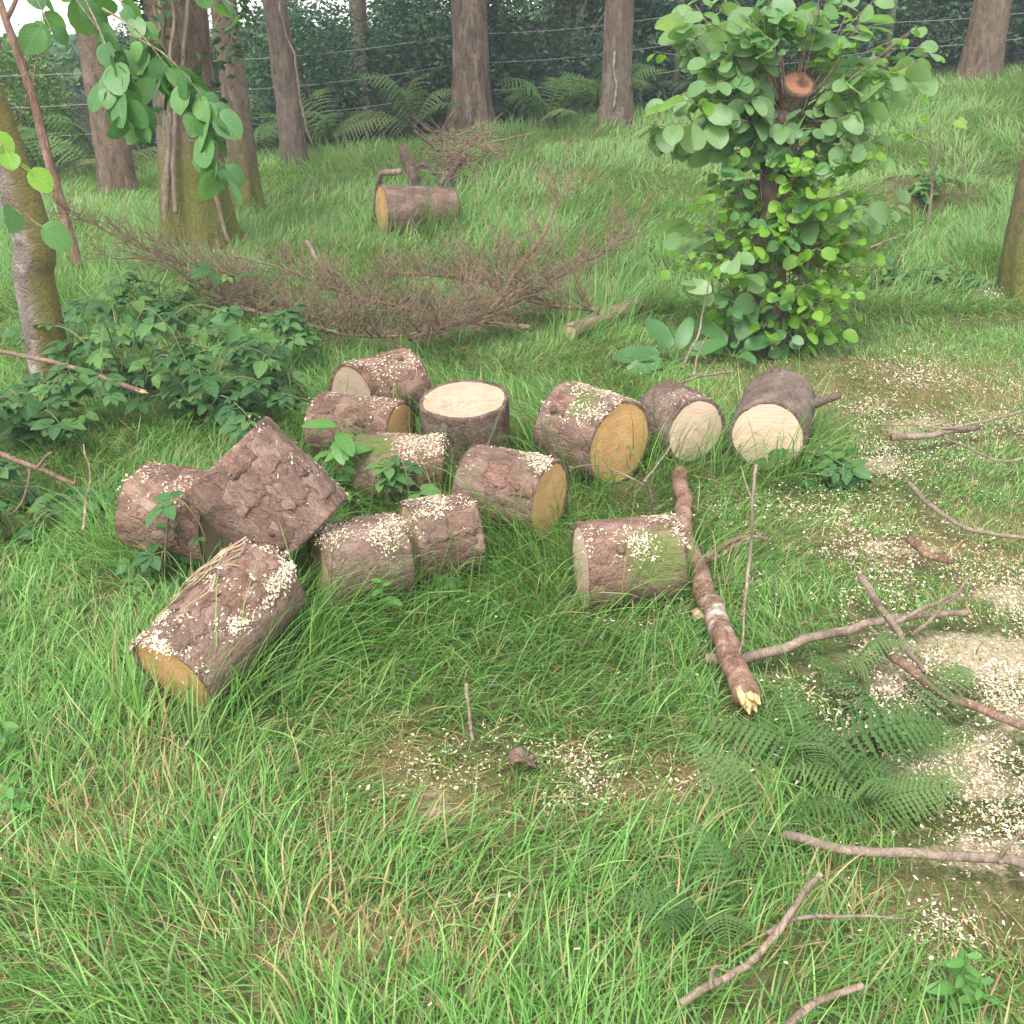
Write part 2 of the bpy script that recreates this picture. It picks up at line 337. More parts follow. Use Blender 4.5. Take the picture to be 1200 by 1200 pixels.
def ground_mat():
    m, t, out = new_mat('ground'); v = coords(t, rand=False)
    sp = nd(t, 'ShaderNodeSeparateColor'); t.links.new(attr(t, 'Col'), sp.inputs[0])
    a = noise(t, v, 3.5, 6, .65); b = noise(t, v, 30, 5, .7); f = noise(t, v, 130, 3, .7)
    soil = ramp(t, b, [(.3, (.05, .042, .02)), (.5, (.11, .10, .045)), (.7, (.19, .165, .08))])
    grn = ramp(t, f, [(.3, (.05, .09, .022)), (.7, (.12, .19, .05))])
    c = mixc(t, math_n(t, 'MULTIPLY', math_n(t, 'SUBTRACT', a, .35, True), 2.2, True), soil, grn)
    stw = ramp(t, f, [(.3, (.12, .085, .035)), (.7, (.32, .25, .12))])
    c = mixc(t, math_n(t, 'MULTIPLY', sp.outputs[1], math_n(t, 'MULTIPLY', b, 1.7, True)), c, stw)
    sd_ = ramp(t, f, [(.25, (.21, .155, .085)), (.7, (.58, .48, .33))])
    sf = math_n(t, 'MULTIPLY', math_n(t, 'SUBTRACT', math_n(t, 'ADD', sp.outputs[0], math_n(t, 'MULTIPLY', b, .9)), 1.0), 3.5, True)
    c = mixc(t, sf, c, sd_)
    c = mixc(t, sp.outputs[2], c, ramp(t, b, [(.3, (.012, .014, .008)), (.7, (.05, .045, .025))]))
    pbr(t, out, c, .95, math_n(t, 'ADD', b, f), .8, .02, .1); return m
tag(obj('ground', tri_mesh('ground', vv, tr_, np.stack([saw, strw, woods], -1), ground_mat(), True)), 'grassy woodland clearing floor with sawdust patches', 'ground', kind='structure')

# ------------------------------------------------------------------ logs
LUSH = []
FOOT = []            # footprints kept clear of grass: (ax, ay, bx, by, r)
SURF = []            # log surfaces that carry sawdust
def log_meshes(r0, r1, L, seed, bark, cutA, cutB, moss=0.0, mosspos=None, lichen=0.0, ns=84, nz=34, lumps=(), plate=.0055):
    zz = np.linspace(0, L, nz); th = np.linspace(0, 2*math.pi, ns, endpoint=False)
    T, Z = np.meshgrid(th, zz); rr = r0+(r1-r0)*Z/L
    P = np.stack([np.cos(T)*rr, np.sin(T)*rr, Z], -1); so = seed*7.13
    low = fbm(np.stack([np.cos(T)*1.1, np.sin(T)*1.1, Z*1.5+so], -1), seed, 2)
    pl = fbm(np.stack([P[..., 0]*17, P[..., 1]*17, Z*9+so], -1), seed+5, 3); pl = np.floor(pl*5)/5
    fine = fbm(P*55+so, seed+9, 2)
    rr = rr*(1+.055*low) + plate*pl + .0035*fine
    for (tt, z, hh, ww) in lumps:
        dt = np.angle(np.exp(1j*(T-tt)))*r0
        rr = rr + hh*np.exp(-(dt**2+(Z-z)**2)/ww**2)
    rr[0] -= .003; rr[-1] -= .003
    ragged = .006*fbm(np.stack([np.cos(th)*3, np.sin(th)*3, th*0+so], -1), seed+3, 3)
    Z = Z.copy(); Z[0] += -np.abs(ragged); Z[-1] += np.abs(ragged)
    P = np.stack([np.cos(T)*rr, np.sin(T)*rr, Z], -1)
    v = P.reshape(-1, 3); f = []
    for k in range(nz-1):
        for j in range(ns):
            a = k*ns+j; b = k*ns+(j+1) % ns; f.append((a, b, b+ns, a+ns))
    inner = []
    for e, k in ((0, 0), (1, nz-1)):                                     # bark thickness: a lip turned inwards at each end
        q = P[k].copy(); sc = (rr[k]-.014)/rr[k]; q[:, 0] *= sc; q[:, 1] *= sc; q[:, 2] = (.004 if e == 0 else L-.004)
        inner.append(q); o = len(v)+e*ns
        for j in range(ns):
            a, b = k*ns+j, k*ns+(j+1) % ns; c, d = o+(j+1) % ns, o+j
            f.append((d, c, b, a) if e == 0 else (a, b, c, d))
    v = np.concatenate([v, inner[0], inner[1]])
    mo = np.full(len(v), moss)
    if mosspos is not None:
        tt, z, ww, s = mosspos; dt = np.angle(np.exp(1j*(np.arctan2(v[:, 1], v[:, 0])-tt)))*r0
        mo = mo + s*np.exp(-(dt**2+(v[:, 2]-z)**2)/ww**2)
    mb = MB().add(v, f, moss=mo, lichen=lichen); bk = mb.mesh('bark', M[bark])
    faces = []
    for e in (0, 1):
        q = inner[e]; c = q.mean(0); rings = [c[None]]; ff = []
        for s in (.25, .5, .75, 1.004):
            g = c+(q-c)*s; g[:, 2] += (.0012*vnoise(g*40, seed+e)); rings.append(g)
        vv_ = np.concatenate(rings)
        for j in range(ns):
            jj = (j+1) % ns; t3 = (0, 1+j, 1+jj); ff.append(t3 if e else t3[::-1])
            for k in range(3):
                a, b, c_, d = 1+k*ns+j, 1+k*ns+jj, 1+(k+1)*ns+jj, 1+(k+1)*ns+j
                ff.append((a, d, c_, b) if e else (b, c_, d, a))
        faces.append(MB().add(vv_, ff).mesh('cut_face', M[cutB if e else cutA]))
    return bk, faces, P
def stub_on(root, rot, loc, r, th, z, length, rad, seed, tilt=.4, mat='bark_dark', cut='cut_tan', name='branch_stub'):
    d = np.array((math.cos(th), math.sin(th), tilt)); d /= np.linalg.norm(d); b = np.array((math.cos(th)*(r-.02), math.sin(th)*(r-.02), z))
    p = b+d*np.linspace(0, length+.02, 7)[:, None]
    v, f = tube(p, rad*np.linspace(1.35, .8, 7), 12, seed, .18, 30)
    return obj(name, MB().add(v, f, moss=0, lichen=0).mesh(name, M[mat]), root, loc, rot)
def log(A, B, r, label, bark='bark_red', cutA='cut_tan', cutB='cut_tan', seed=1, r1=None, roll=0.0, chips=0, foot=True, group='sawn logs heaped in the grass', stubs=(), knots=(), name='sawn_log', cam_th=True, flaky=(), **kw):
    A, B = V(A), V(B); ax = B-A; L = ax.length
    rot = ax.to_track_quat('Z', 'Y') @ Quaternion((0, 0, 1), roll)
    mid = (A+B)/2; base = Vector((mid.x, mid.y, H(mid.x, mid.y)))
    root = thing(name, base, label, 'log', group); an = ax.normalized()
    cd = (V(CAM)-mid).normalized(); cd = (cd-an*cd.dot(an)).normalized(); ud = cd.cross(an); ud = ud if ud.z > 0 else -ud; ri = rot.inverted()
    def conv(a):                                                          # 0 faces the viewer's side, positive turns upwards
        q_ = ri @ (cd*math.cos(a)+ud*math.sin(a)); return math.atan2(q_.y, q_.x)
    if cam_th:
        stubs = [(conv(q[0]), *q[1:]) for q in stubs]; knots = [(conv(q[0]), *q[1:]) for q in knots]
        if kw.get('mosspos'): kw['mosspos'] = (conv(kw['mosspos'][0]), *kw['mosspos'][1:])
        if kw.get('lumps'): kw['lumps'] = [(conv(q[0]), *q[1:]) for q in kw['lumps']]
    bk, fc, P = log_meshes(r, r1 or r, L, seed, bark, cutA, cutB, **kw)
    loc = A-base
    ob = obj('bark', bk, root, loc, rot)
    for m_ in fc: obj('cut_face', m_, root, loc, rot)
    for (th, z, ln, rd, tl) in stubs: stub_on(root, rot, loc, r, th, z*L, ln, rd, seed+3, tl)
    for (th, z, rd) in knots: stub_on(ob, None, (0, 0, 0), r, th, z*L, .012, rd, seed+4, 0, 'bark_dark', name='knot')
    Rg = np.hypot(P[..., 0], P[..., 1]); nz_, ns_ = Rg.shape
    for fi, (a, z, sa, sz) in enumerate(flaky):                           # loose plates of bark, proud of the rest
        R_ = np.random.default_rng(seed*31+fi); th0 = conv(a) if cam_th else a; m_ = 9; vs = []; fs = []; rag = R_.uniform(.72, 1.12, (m_, m_))
        for i in range(m_):
            for j in range(m_):
                u_, w_ = i/(m_-1)*2-1, j/(m_-1)*2-1; e_ = max(abs(u_), abs(w_)); g_ = rag[i, j] if e_ > .9 else 1
                th = th0+u_*sa*g_/r; zz_ = np.clip(z*L+w_*sz*g_, .004, L-.004); rr_ = Rg[int(zz_/L*(nz_-1)), int((th % (2*math.pi))/(2*math.pi)*ns_) % ns_]
                rr_ += .005+.007*max(0, u_*w_+.2)*(e_ > .7)+.002*R_.random() if e_ < .95 else .002+.008*max(0, u_*w_)*R_.random(); vs.append((math.cos(th)*rr_, math.sin(th)*rr_, zz_))
        for i in range(m_-1):
            for j in range(m_-1): q_ = i*m_+j; fs.append((q_, q_+m_, q_+m_+1, q_+1))
        obj('bark_flake', MB().add(vs, fs, moss=0, lichen=0).mesh('bark_flake', M[bark]), ob)
    mw = Matrix.Translation(A) @ rot.to_matrix().to_4x4()
    W = np.array([[*(mw @ V(p))] for p in P.reshape(-1, 3)[::2]]); cl = np.array(mid)
    if chips: SURF.append((W, cl, chips, seed, np.array(A), np.array(ax.normalized()), L))
    if foot: FOOT.append((A.x, A.y, B.x, B.y, r*.62)); LUSH.append((A.x, A.y, B.x, B.y, r))
    return root
def LP(px, py, r, lift=0.0): return at(px, py, r+lift)

# upright round
t0 = at(543, 467, .26); bx, by = t0[0]+.01, t0[1]+.035
log((bx, by, H(bx, by)-.03), t0, .175, 'upright log round with flat sawdust-covered cut top, between the lying logs', 'bark_dark', 'cut_tan', 'cut_dusty', 11, .182, chips=0)
UPTOP = (t0.copy(), .16)
log(LP(412, 468, .145), LP(478, 448, .145), .16, 'small domed log behind the others, dull tan cut end half sunk in grass', 'bark_red', 'cut_dusty', 'cut_tan', 12, chips=260, moss=.12, knots=((.75, .7, .016),))
log(LP(376, 497, .135), LP(470, 508, .135), .135, 'red-barked log with shaded tan cut end beside the upright round', 'bark_red', 'cut_tan', 'cut_orange', 13, chips=150, flaky=((.4, .6, .05, .05), (.6, .2, .04, .05)))
log(LP(418, 550, .125), LP(519, 549, .125), .125, 'log with yellow moss and sawdust on top, behind the bramble sprig', 'bark_red', 'cut_tan', 'cut_tan', 14, chips=330, mosspos=(.8, .06, .12, .85))
log(LP(555, 565, .145), LP(645, 586, .145), .145, 'log with honey-coloured cut end leaning against the largest orange log', 'bark_red', 'cut_tan', 'cut_orange', 15, chips=380, flaky=((.3, .5, .05, .05), (.1, .85, .03, .05)), mosspos=(.1, .06, .1, .45), knots=((.1, .8, .014),))
log(LP(662, 496, .16), LP(727, 521, .165), .175, 'large log with round orange weathered cut end and mossy top', 'bark_red', 'cut_tan', 'cut_orange', 16, chips=420, flaky=((.4, .3, .05, .05),), mosspos=(.6, .15, .13, .75), knots=((.2, .25, .02),))
log(LP(776, 484, .14), LP(816, 506, .142), .14, 'log with pale freshly cut oval end resting above the broken branch', 'bark_dark', 'cut_fresh', 'cut_fresh', 17, chips=40)
log(LP(914, 470, .15), LP(899, 512, .15), .148, 'brown log with fresh cream cut end and side branch stubs', 'bark_dark', 'cut_fresh', 'cut_fresh', 18, .152, stubs=((0.35, .35, .12, .017, -.35),), knots=((1.75, .12, .02),), ns=84, cam_th=False)
log(LP(680, 666, .128), LP(790, 655, .128), .14, 'green-stained log lying alone beside the broken branch, cream end', 'bark_red', 'cut_fresh', 'cut_tan', 19, .134, chips=260, moss=.05, mosspos=(.1, .2, .13, .85), knots=((.3, .35, .015),))
log(LP(480, 637, .13), LP(554, 624, .13), .137, 'log with thick sawdust on its right end below the bramble sprig', 'bark_red', 'cut_tan', 'cut_tan', 20, chips=420, flaky=((.3, .7, .05, .05), (.2, .3, .04, .05)))
log(LP(374, 669, .13), LP(470, 651, .13), .138, 'grass-grown log with sawdust crust beside the dark gap under the big tilted log', 'bark_red', 'cut_tan', 'cut_tan', 21, chips=300, moss=.08)
log(dep(264, 534, 3.20), dep(358, 626, 3.27), .172, 'big tilted log with broad flaking red bark propped on its neighbours', 'bark_red', 'cut_tan', 'cut_tan', 22, .176, chips=110, flaky=((.7, .22, .07, .06), (.35, .6, .05, .05), (-.2, .35, .06, .05), (-.5, .8, .05, .045), (.9, .75, .05, .05), (.1, .12, .05, .03)), foot=False, ns=110, nz=44, plate=.004, knots=((.25, .42, .024), (-.35, .75, .016), (.75, .55, .018)), lumps=((.25, .14, .012, .05), (-.9, .06, .02, .05)), mosspos=(.0, .12, .07, .35))
log(LP(172, 595, .16), LP(266, 612, .16), .158, 'rounded log with cracked red bark at the edge of the brambles', 'bark_red', 'cut_tan', 'cut_tan', 23, chips=160, flaky=((.2, .4, .07, .05), (-.3, .6, .05, .06), (.8, .7, .05, .05)), ns=100, plate=.008, lumps=((.4, .22, .025, .05),))
oA = LP(203, 794, .12); oD = oA[1]*CP-(oA[2]-1.6)*SP
oB = dep(316, 674, oD+.24)
log(oA, oB, .132, 'long front log heaped with sawdust and root strands, honey-coloured cut end in long grass', 'bark_red', 'cut_orange', 'cut_tan', 25, .122, chips=900, nz=50, flaky=((.5, .15, .05, .05), (.9, .4, .06, .05), (.1, .6, .05, .06), (.3, .85, .05, .05)), knots=((.75, .68, .03),), lumps=((.75, .29, .03, .06),))
# far log and rotten log
log(at(447, 247, .2), at(532, 243, .17), .205, 'short felled log with tan end in tall grass below the spruce', 'bark_red', 'cut_orange', 'cut_tan', 31, .16, group=None, ns=48, nz=24, stubs=((1.3, .8, .1, .02, .6),), plate=.012)
log(at(668, 390, .05), at(748, 355, .05), .055, 'thin rotten log crumbling in the grass near the leafy stump', 'stick', 'cut_tan', 'cut_tan', 32, .045, group=None, ns=36, nz=24, moss=.15, name='rotten_log')

# ------------------------------------------------------------------ trees
def trunk_mesh(ctrl, r0, r1, seed, mat, flare=.5, flare_h=.35, n=40, ns=40, moss=None, lichen=0.0, amp=.12, name='trunk'):
    p = smooth_path(ctrl, n); z = np.linalg.norm(p-p[0], axis=1); L = z[-1]
    rad = r0+(r1-r0)*(z/L); ph = seed*1.7
    def lump(k, ang):
        fl = flare*math.exp(-max(z[k]-.1, 0)/flare_h)
        return 1+fl*(.55+.45*np.cos(ang*4+ph)+.3*np.cos(ang*7+ph*2)) + .03*np.cos(ang*3+z[k]*2)
    v, f = tube(p, rad, ns, seed, amp*.6, 6.0, True, lump)
    zz = np.repeat(z, ns)
    mo = np.zeros(len(v)) if moss is None else moss(v, zz, p, ns)
    li = lichen(v, zz, p, ns) if callable(lichen) else lichen
    return MB().add(v, f, moss=mo, lichen=li).mesh(name, M[mat])
def leaf_quads(c, size, rng, flat=.5):
    n = len(c); d = rng.normal(size=(n, 3)); d[:, 2] *= flat; d /= np.linalg.norm(d, axis=1)[:, None]
    e = rng.normal(size=(n, 3)); e -= d*(e*d).sum(1)[:, None]; e /= np.linalg.norm(e, axis=1)[:, None]
    s = size*rng.uniform(.6, 1.4, n)[:, None]; nn = np.cross(d, e)
    v = np.stack([c-d*s, c+e*s*.45+nn*s*.15, c+d*s, c-e*s*.45+nn*s*.15], 1).reshape(-1, 3)
    i = np.arange(n)[:, None]*4; t = np.concatenate([i+np.array([[0, 1, 2]]), i+np.array([[0, 2, 3]])])
    return v, t
def foliage_mesh(name, n, dims, size, cols, seed, clusters=45, spread=.16, hollow=.35, needle=False):
    rng = np.random.default_rng(seed); d = rng.normal(size=(clusters, 3)); d /= np.linalg.norm(d, axis=1)[:, None]
    cc = d*rng.uniform(hollow, 1, clusters)[:, None]**.6; cc *= np.array(dims)*.5
    k = rng.integers(0, clusters, n); c = cc[k]+rng.normal(size=(n, 3))*spread*np.array(dims)*rng.uniform(.5, 1.1, clusters)[k][:, None]
    v, t = leaf_quads(c, size, rng, .6)
    cols = np.array(cols); base = cols[rng.integers(0, len(cols), clusters)][k]*rng.uniform(.7, 1.35, n)[:, None]
    return tri_mesh(name, v, t, np.repeat(base, 4, 0), M['foliage'])
CON = [(.02, .05, .025), (.03, .07, .03), (.04, .085, .035)]
crowns = [foliage_mesh('crown', 1000, (4.2, 4.2, 8), .11, CON, 100+i, 90, .07) for i in range(2)]
def tree(base, top_px, w, name, label, mat, seed, height=9, moss=None, lichen=0.0, lean=(0, 0), taper=.55, flare=.4, crown=True, mids=(), group='tree trunks at the wood edge', ns=36, amp=.12):
    b = np.array(base); root = thing(name, b, label, 'tree', group)
    pts = [np.array((0, 0, -.08))]+[np.array(m_)-b for m_ in mids]
    last = pts[-1]; topv = np.array((last[0]+lean[0], last[1]+lean[1], height)); pts += [last+(topv-last)*.5, topv]
    obj('trunk', trunk_mesh(pts, w, w*taper, seed, mat, flare, n=70, ns=ns, moss=moss, lichen=lichen, amp=amp), root)
    rng = random.Random(seed); mb = MB()
    for k in range(9):
        z = height*rng.uniform(.42, .95); i = z/height; a = rng.uniform(0, 6.28); l = rng.uniform(1.2, 2.2)*(1.3-i)
        s = np.array((topv[0]*i, topv[1]*i, z)); e = s+np.array((math.cos(a)*l, math.sin(a)*l, rng.uniform(-.2, .5)))
        v, f = tube(smooth_path([s, (s+e)/2+np.array((0, 0, .12)), e], 8), np.linspace(.05, .012, 8), 6); mb.add(v, f, moss=0, lichen=0)
    obj('limbs', mb.mesh('limbs', M[mat]), root)
    if crown: obj('crown', crowns[seed % 2], root, (topv[0], topv[1], height*1.05), Quaternion((0, 0, 1), seed*1.3), rng.uniform(.85, 1.1))
    return root
def mossy_low(hm, s, side=None):
    def g(v, z, p, ns):
        m = s*np.exp(-(z/hm)**2)
        if side is not None:
            c = np.repeat(p, ns, 0); d = v-c; m = m+side[3]*np.clip((d*np.array(side[:3])).sum(1)/(np.linalg.norm(d, axis=1)+1e-6), 0, 1)
        return m
    return g
def patchy(side, s):
    def g(v, z, p, ns):
        c = np.repeat(p, ns, 0); d = v-c; return s*np.clip((d*np.array(side)).sum(1)/(np.linalg.norm(d, axis=1)+1e-6), 0, 1)
    return g
# leaning grey and mossy tree at the left edge
b1 = at(62, 447); m1 = dep(38, 330, b1[1]/CP*.985*1.0) if False else None
def up(base, px, py):                                  # the point over base's distance seen at this pixel
    d = ray(px, py); t = base[1]/d[1]; return CAM+d*t
r_ = tree(b1, None, .094, 'leaning_tree', 'leaning grey-barked tree trunk with brown moss up one side', 'bark_birch', 41, 6.5, mossy_low(.3, .35, (.9, -.45, 0, .85)), patchy((-1, -.4, 0), .42), (-1.2, .2), .7, .18, mids=[up(b1, 40, 330), up(b1, 12, 200)], crown=True, amp=.05)
# slender sapling stem
b2 = at(97, 325); t2 = thing('sapling', b2, 'slender bare brown sapling stem rising beside the leaning tree', 'sapling')
p2 = smooth_path([np.array((0, 0, -.05)), up(b2, 62, 205)-b2, up(b2, 34, 100)-b2, up(b2, 4, 15)-b2, up(b2, -25, -90)-b2, up(b2, -35, -240)-b2], 40)
v, f = tube(p2, np.linspace(.036, .014, 40), 12, 3, .12, 12); obj('stem', MB().add(v, f, moss=.1, lichen=0).mesh('stem', M['stick_red']), t2)
pf = smooth_path([up(b2, 6, 26)-b2, up(b2, 20, -5)-b2, up(b2, 28, -60)-b2, up(b2, 60, -190)-b2], 14); v, f = tube(pf, np.linspace(.018, .008, 14), 8, 4, .1, 12)
obj('fork', MB().add(v, f, moss=0, lichen=0).mesh('fork', M['stick_red']), t2)
pf = smooth_path([up(b2, 38, 120)-b2, up(b2, 40, 85)-b2, up(b2, 46, 60)-b2], 8); v, f = tube(pf, np.linspace(.008, .004, 8), 6)
obj('twig', MB().add(v, f, moss=0, lichen=0).mesh('twig', M['stick_red']), t2)
# big mossy trunk
b3 = at(234, 292)
t3 = tree(b3, None, .225, 'mossy_tree', 'thick tree trunk with a wide foot of yellow-green moss', 'bark_moss', 43, 9, mossy_low(.8, 1.1, (.3, -1, 0, .2)), 0.0, (.1, .2), .8, .55, ns=56)
def vine(root, base, pix, rad, name='ivy_stem', mat='stick', seed=1, off=-.27):
    pts = [up(np.array((base[0], base[1]+off, 0)), x, y)-base for x, y in pix]
    p = wiggle(smooth_path(pts, 40), .015, 8, seed); v, f = tube(p, np.linspace(rad, rad*.7, 40), 8, seed, .2, 20)
    obj(name, MB().add(v, f, moss=.1, lichen=0).mesh(name, M[mat]), next(c_ for c_ in root.children if c_.name.startswith('trunk')))
vine(t3, b3, [(268, 285), (252, 232), (238, 205), (228, 160), (212, 110), (200, 70), (205, 20), (196, -60)], .016, seed=5)
vine(t3, b3, [(194, 262), (197, 200), (200, 160), (196, 110), (190, 60), (188, -40)], .035, seed=6, off=-.18)
vine(t3, b3, [(206, 250), (203, 190), (206, 130), (215, 60), (222, -40)], .018, seed=8, off=-.25)
fol_ivy = foliage_mesh('ivy_leaves', 900, (.75, .6, 1.5), .04, [(.025, .06, .025), (.04, .09, .03), (.06, .12, .05)], 77, 25, .12, .6)
p_ = up(b3, 222, -10)-b3; obj('ivy_leaves', fol_ivy, t3, (p_[0], p_[1]-.08, p_[2]))
bs = at(262, 262) + np.array((.1, .55, 0)); bs[2] = H(bs[0], bs[1])
tree(bs, None, .115, 'tree', 'slim brown trunk standing close behind the mossy trunk', 'bark_moss', 44, 9, mossy_low(.8, .8), 0.0, (-.25, 0), .8, .4)
b4 = at(140, 228); tree(b4, None, .16, 'tree', 'rough brown trunk among ferns behind the wire fence', 'bark_moss', 45, 10, mossy_low(.3, .5), .0, (-.2, 0), .75, .45)
b5 = at(347, 197); t5 = tree(b5, None, .125, 'tree', 'slim brown trunk with a bare vine climbing it', 'bark_grey', 46, 9, mossy_low(.5, .55), .1, (-.45, 0), .8, .35)
vine(t5, b5, [(366, 170), (352, 120), (346, 70), (334, 35), (327, 0), (322, -60)], .012, seed=9, off=-.15)
b6 = at(553, 150); tree(b6, None, .215, 'tree', 'straight stout brown conifer trunk above the felled log', 'bark_grey', 47, 11, mossy_low(.25, .25), .08, (-.15, 0), .75, .6, ns=48)
b7 = at(721, 146); t7 = tree(b7, None, .165, 'tree', 'conifer trunk with a pale resin streak down its bark', 'bark_grey', 48, 11, mossy_low(.25, .45), .05, (.0, 0), .8, .3)
p = [up(b7+np.array((0, -.19, 0)), x, y)-b7 for x, y in ((721, 60), (719, 85), (723, 100), (719, 128))]; v, f = tube(wiggle(smooth_path(p, 20), .015, 9, 3), np.array([.004]+[.016, .01, .018, .008]*4+[.012, .01, .004]), 6, 3, .3, 20)
obj('resin_streak', MB().add(v, f).mesh('resin_streak', plain_mat('resin', (.15, .13, .11), (.32, .3, .27), 30)), next(c_ for c_ in t7.children if c_.name.startswith('trunk')))
b8 = at(1147, 98); t8 = tree(b8, None, .215, 'tree', 'brown trunk on the grassy bank with a root running out', 'bark_moss', 49, 10, mossy_low(.25, .35), .0, (.1, 0), .85, .35, ns=44)
p = [at(1140, 94)-b8+np.array((0, 0, .05)), at(1118, 103)-b8+np.array((0, 0, .05)), at(1096, 118)-b8+np.array((0, 0, .02))]; v, f = tube(wiggle(smooth_path(p, 14), .02, 5, 2), np.linspace(.06, .02, 14), 8, 2, .2, 10)
obj('root', MB().add(v, f, moss=.1, lichen=0).mesh('root', M['bark_moss']), t8)
b9 = at(1215, 350); tree(b9, None, .155, 'mossy_tree', 'brown mossy trunk standing in spilt sawdust at the clearing edge', 'bark_moss', 50, 7, mossy_low(.8, .5, (-1, -.5, 0, .3)), .0, (.6, .3), .75, .45, mids=[up(b9, 1222, 220)], ns=44)
tree((3.6, 16.4, H(3.6, 16.4)), None, .14, 'tree', 'dark slender trunk inside the shrubs beyond the bank', 'bark_dark', 51, 10, group='trees inside the wood')
for k, (x, y) in enumerate(((-6.8, 15.2), (-2.2, 16.8), (7.8, 17.5), (-9.5, 14.5))):
    tree((x, y, H(x, y)), None, .13, 'tree', 'dark trunk inside the shady wood ' + ('behind the light yellow-green bushes', 'behind the felled log', 'behind the grassy bank', 'past the leaning tree')[k], 'bark_dark', 52+k, 10, group='trees inside the wood')

# ------------------------------------------------------------------ shrubs of the wood behind the fence
DK = [(.03, .07, .042), (.045, .10, .055), (.065, .135, .07), (.10, .19, .095)]
MD = [(.04, .09, .03), (.06, .13, .04), (.10, .18, .06)]
YL = [(.07, .14, .03), (.11, .2, .045), (.17, .27, .08)]  # lighter leaves: sunlight on the left-hand bushes is put into their colour
shr = {'dark': [foliage_mesh('foliage', 15000, (3.2, 2.4, 3.4), .052, DK, 200+i, 80, .1, .45) for i in range(3)],
       'mid': [foliage_mesh('foliage', 10000, (2.6, 2.2, 2.8), .055, MD, 210+i, 60, .1, .4) for i in range(2)],
       'yellow': [foliage_mesh('foliage', 7000, (2.6, 2.2, 3.0), .055, YL, 220+i, 50, .1, .4) for i in range(2)]}
def shrub(x, y, kind, k, label, sc=1.0, group='shrubs in the wood behind the fence'):
    z = H(x, y); root = thing('shrub', (x, y, z), label, 'shrub', group); mb = MB(); rng = random.Random(k)
    for q in range(8):
        a = rng.uniform(0, 6.28); l = rng.uniform(.5, 1.2)*sc; hh = rng.uniform(1.2, 2.4)*sc
        v, f = tube(wiggle(smooth_path([(0, 0, -.05), (math.cos(a)*l*.3, math.sin(a)*l*.3, hh*.5), (math.cos(a)*l, math.sin(a)*l, hh)], 12), .06, 2, q+k), np.linspace(.035, .008, 12), 6); mb.add(v, f, moss=0, lichen=0)
    obj('stems', mb.mesh('stems', M['stick']), root)
    ms = shr[kind]; obj('foliage', ms[k % len(ms)], root, (0, 0, 1.45*sc), Quaternion((0, 0, 1), k*2.1), sc)
for k, (x, y) in enumerate(((-4.4, 15.0), (-2.6, 14.6), (-.9, 15.2), (.7, 15.3), (2.4, 15.8), (4.2, 16.6), (-3.4, 16.6), (-1.6, 17.2), (1.6, 17.4), (5.6, 17.8), (7.6, 17.9), (9.6, 18.6))):
    shrub(x, y, 'dark', k, 'dark blue-green evergreen shrub ' + ('behind the mossy trunk', 'beside the vine-clad trunk', 'behind the stout conifer trunk', 'between the stout conifer and the resin-streaked trunk', 'between the resin-streaked trunk and the leafy stump', 'behind the crown of the leafy stump', 'deep behind the vine-clad trunk', 'deep in shade behind the felled log', 'deep behind the resin-streaked trunk', 'between the leafy stump and the bank trunk', 'behind the trunk on the bank', 'past the trunk on the bank')[k], (.52 if x < -.5 else .82)+.06*(k % 3))
for k, (x, y) in enumerate(((-5.9, 13.6), (-7.6, 13.8), (-5.2, 16.8))):
    shrub(x, y, 'yellow', k, ('light yellow-green bush behind the ferns beside the rough brown trunk', 'light yellow-green bush behind the leaning tree', 'light yellow-green bush deep behind the mossy trunk')[k], .47+.05*k)
for k, (x, y) in enumerate(((-6.9, 16.5), (-8.6, 16), (3.4, 18.6), (6.6, 19.2), (8.8, 20), (-.2, 18.9), (-4.5, 19))):
    shrub(x, y, 'mid', k, 'mid green bush ' + ('behind the light yellow-green bushes', 'past the leaning tree', 'deep behind the leafy stump', 'behind the grassy bank', 'behind the trunk on the bank', 'deep behind the stout conifer', 'deep behind the vine-clad trunk')[k], .45 if x < 0 else 1.0)
# far wood closing the view
rng = np.random.default_rng(5); n = 26000
c = np.stack([rng.uniform(-20, 22, n), rng.uniform(21, 29, n), rng.gamma(2.2, 1.15, n)], -1); c[:, 2] = np.clip(c[:, 2], 0, 6.2)+hgt(c[:, 0], c[:, 1])
keep = n2(c[:, 0]*.6, c[:, 2]*.6, 1.0, 4, 2) > np.where((c[:, 0] < 1) & (c[:, 2]-hgt(c[:, 0], c[:, 1]) > 1.35), .42, -.7); c = c[keep]
v, t = leaf_quads(c, .2, rng, .6); cl = np.array(DK+MD)[rng.integers(0, 7, len(c))]*rng.uniform(.7, 1.4, len(c))[:, None]
tag(obj('far_wood', tri_mesh('far_wood', v, t, np.repeat(cl, 4, 0), M['foliage'])), 'dim mass of woodland leaves far behind the fence', 'woodland', kind='stuff')

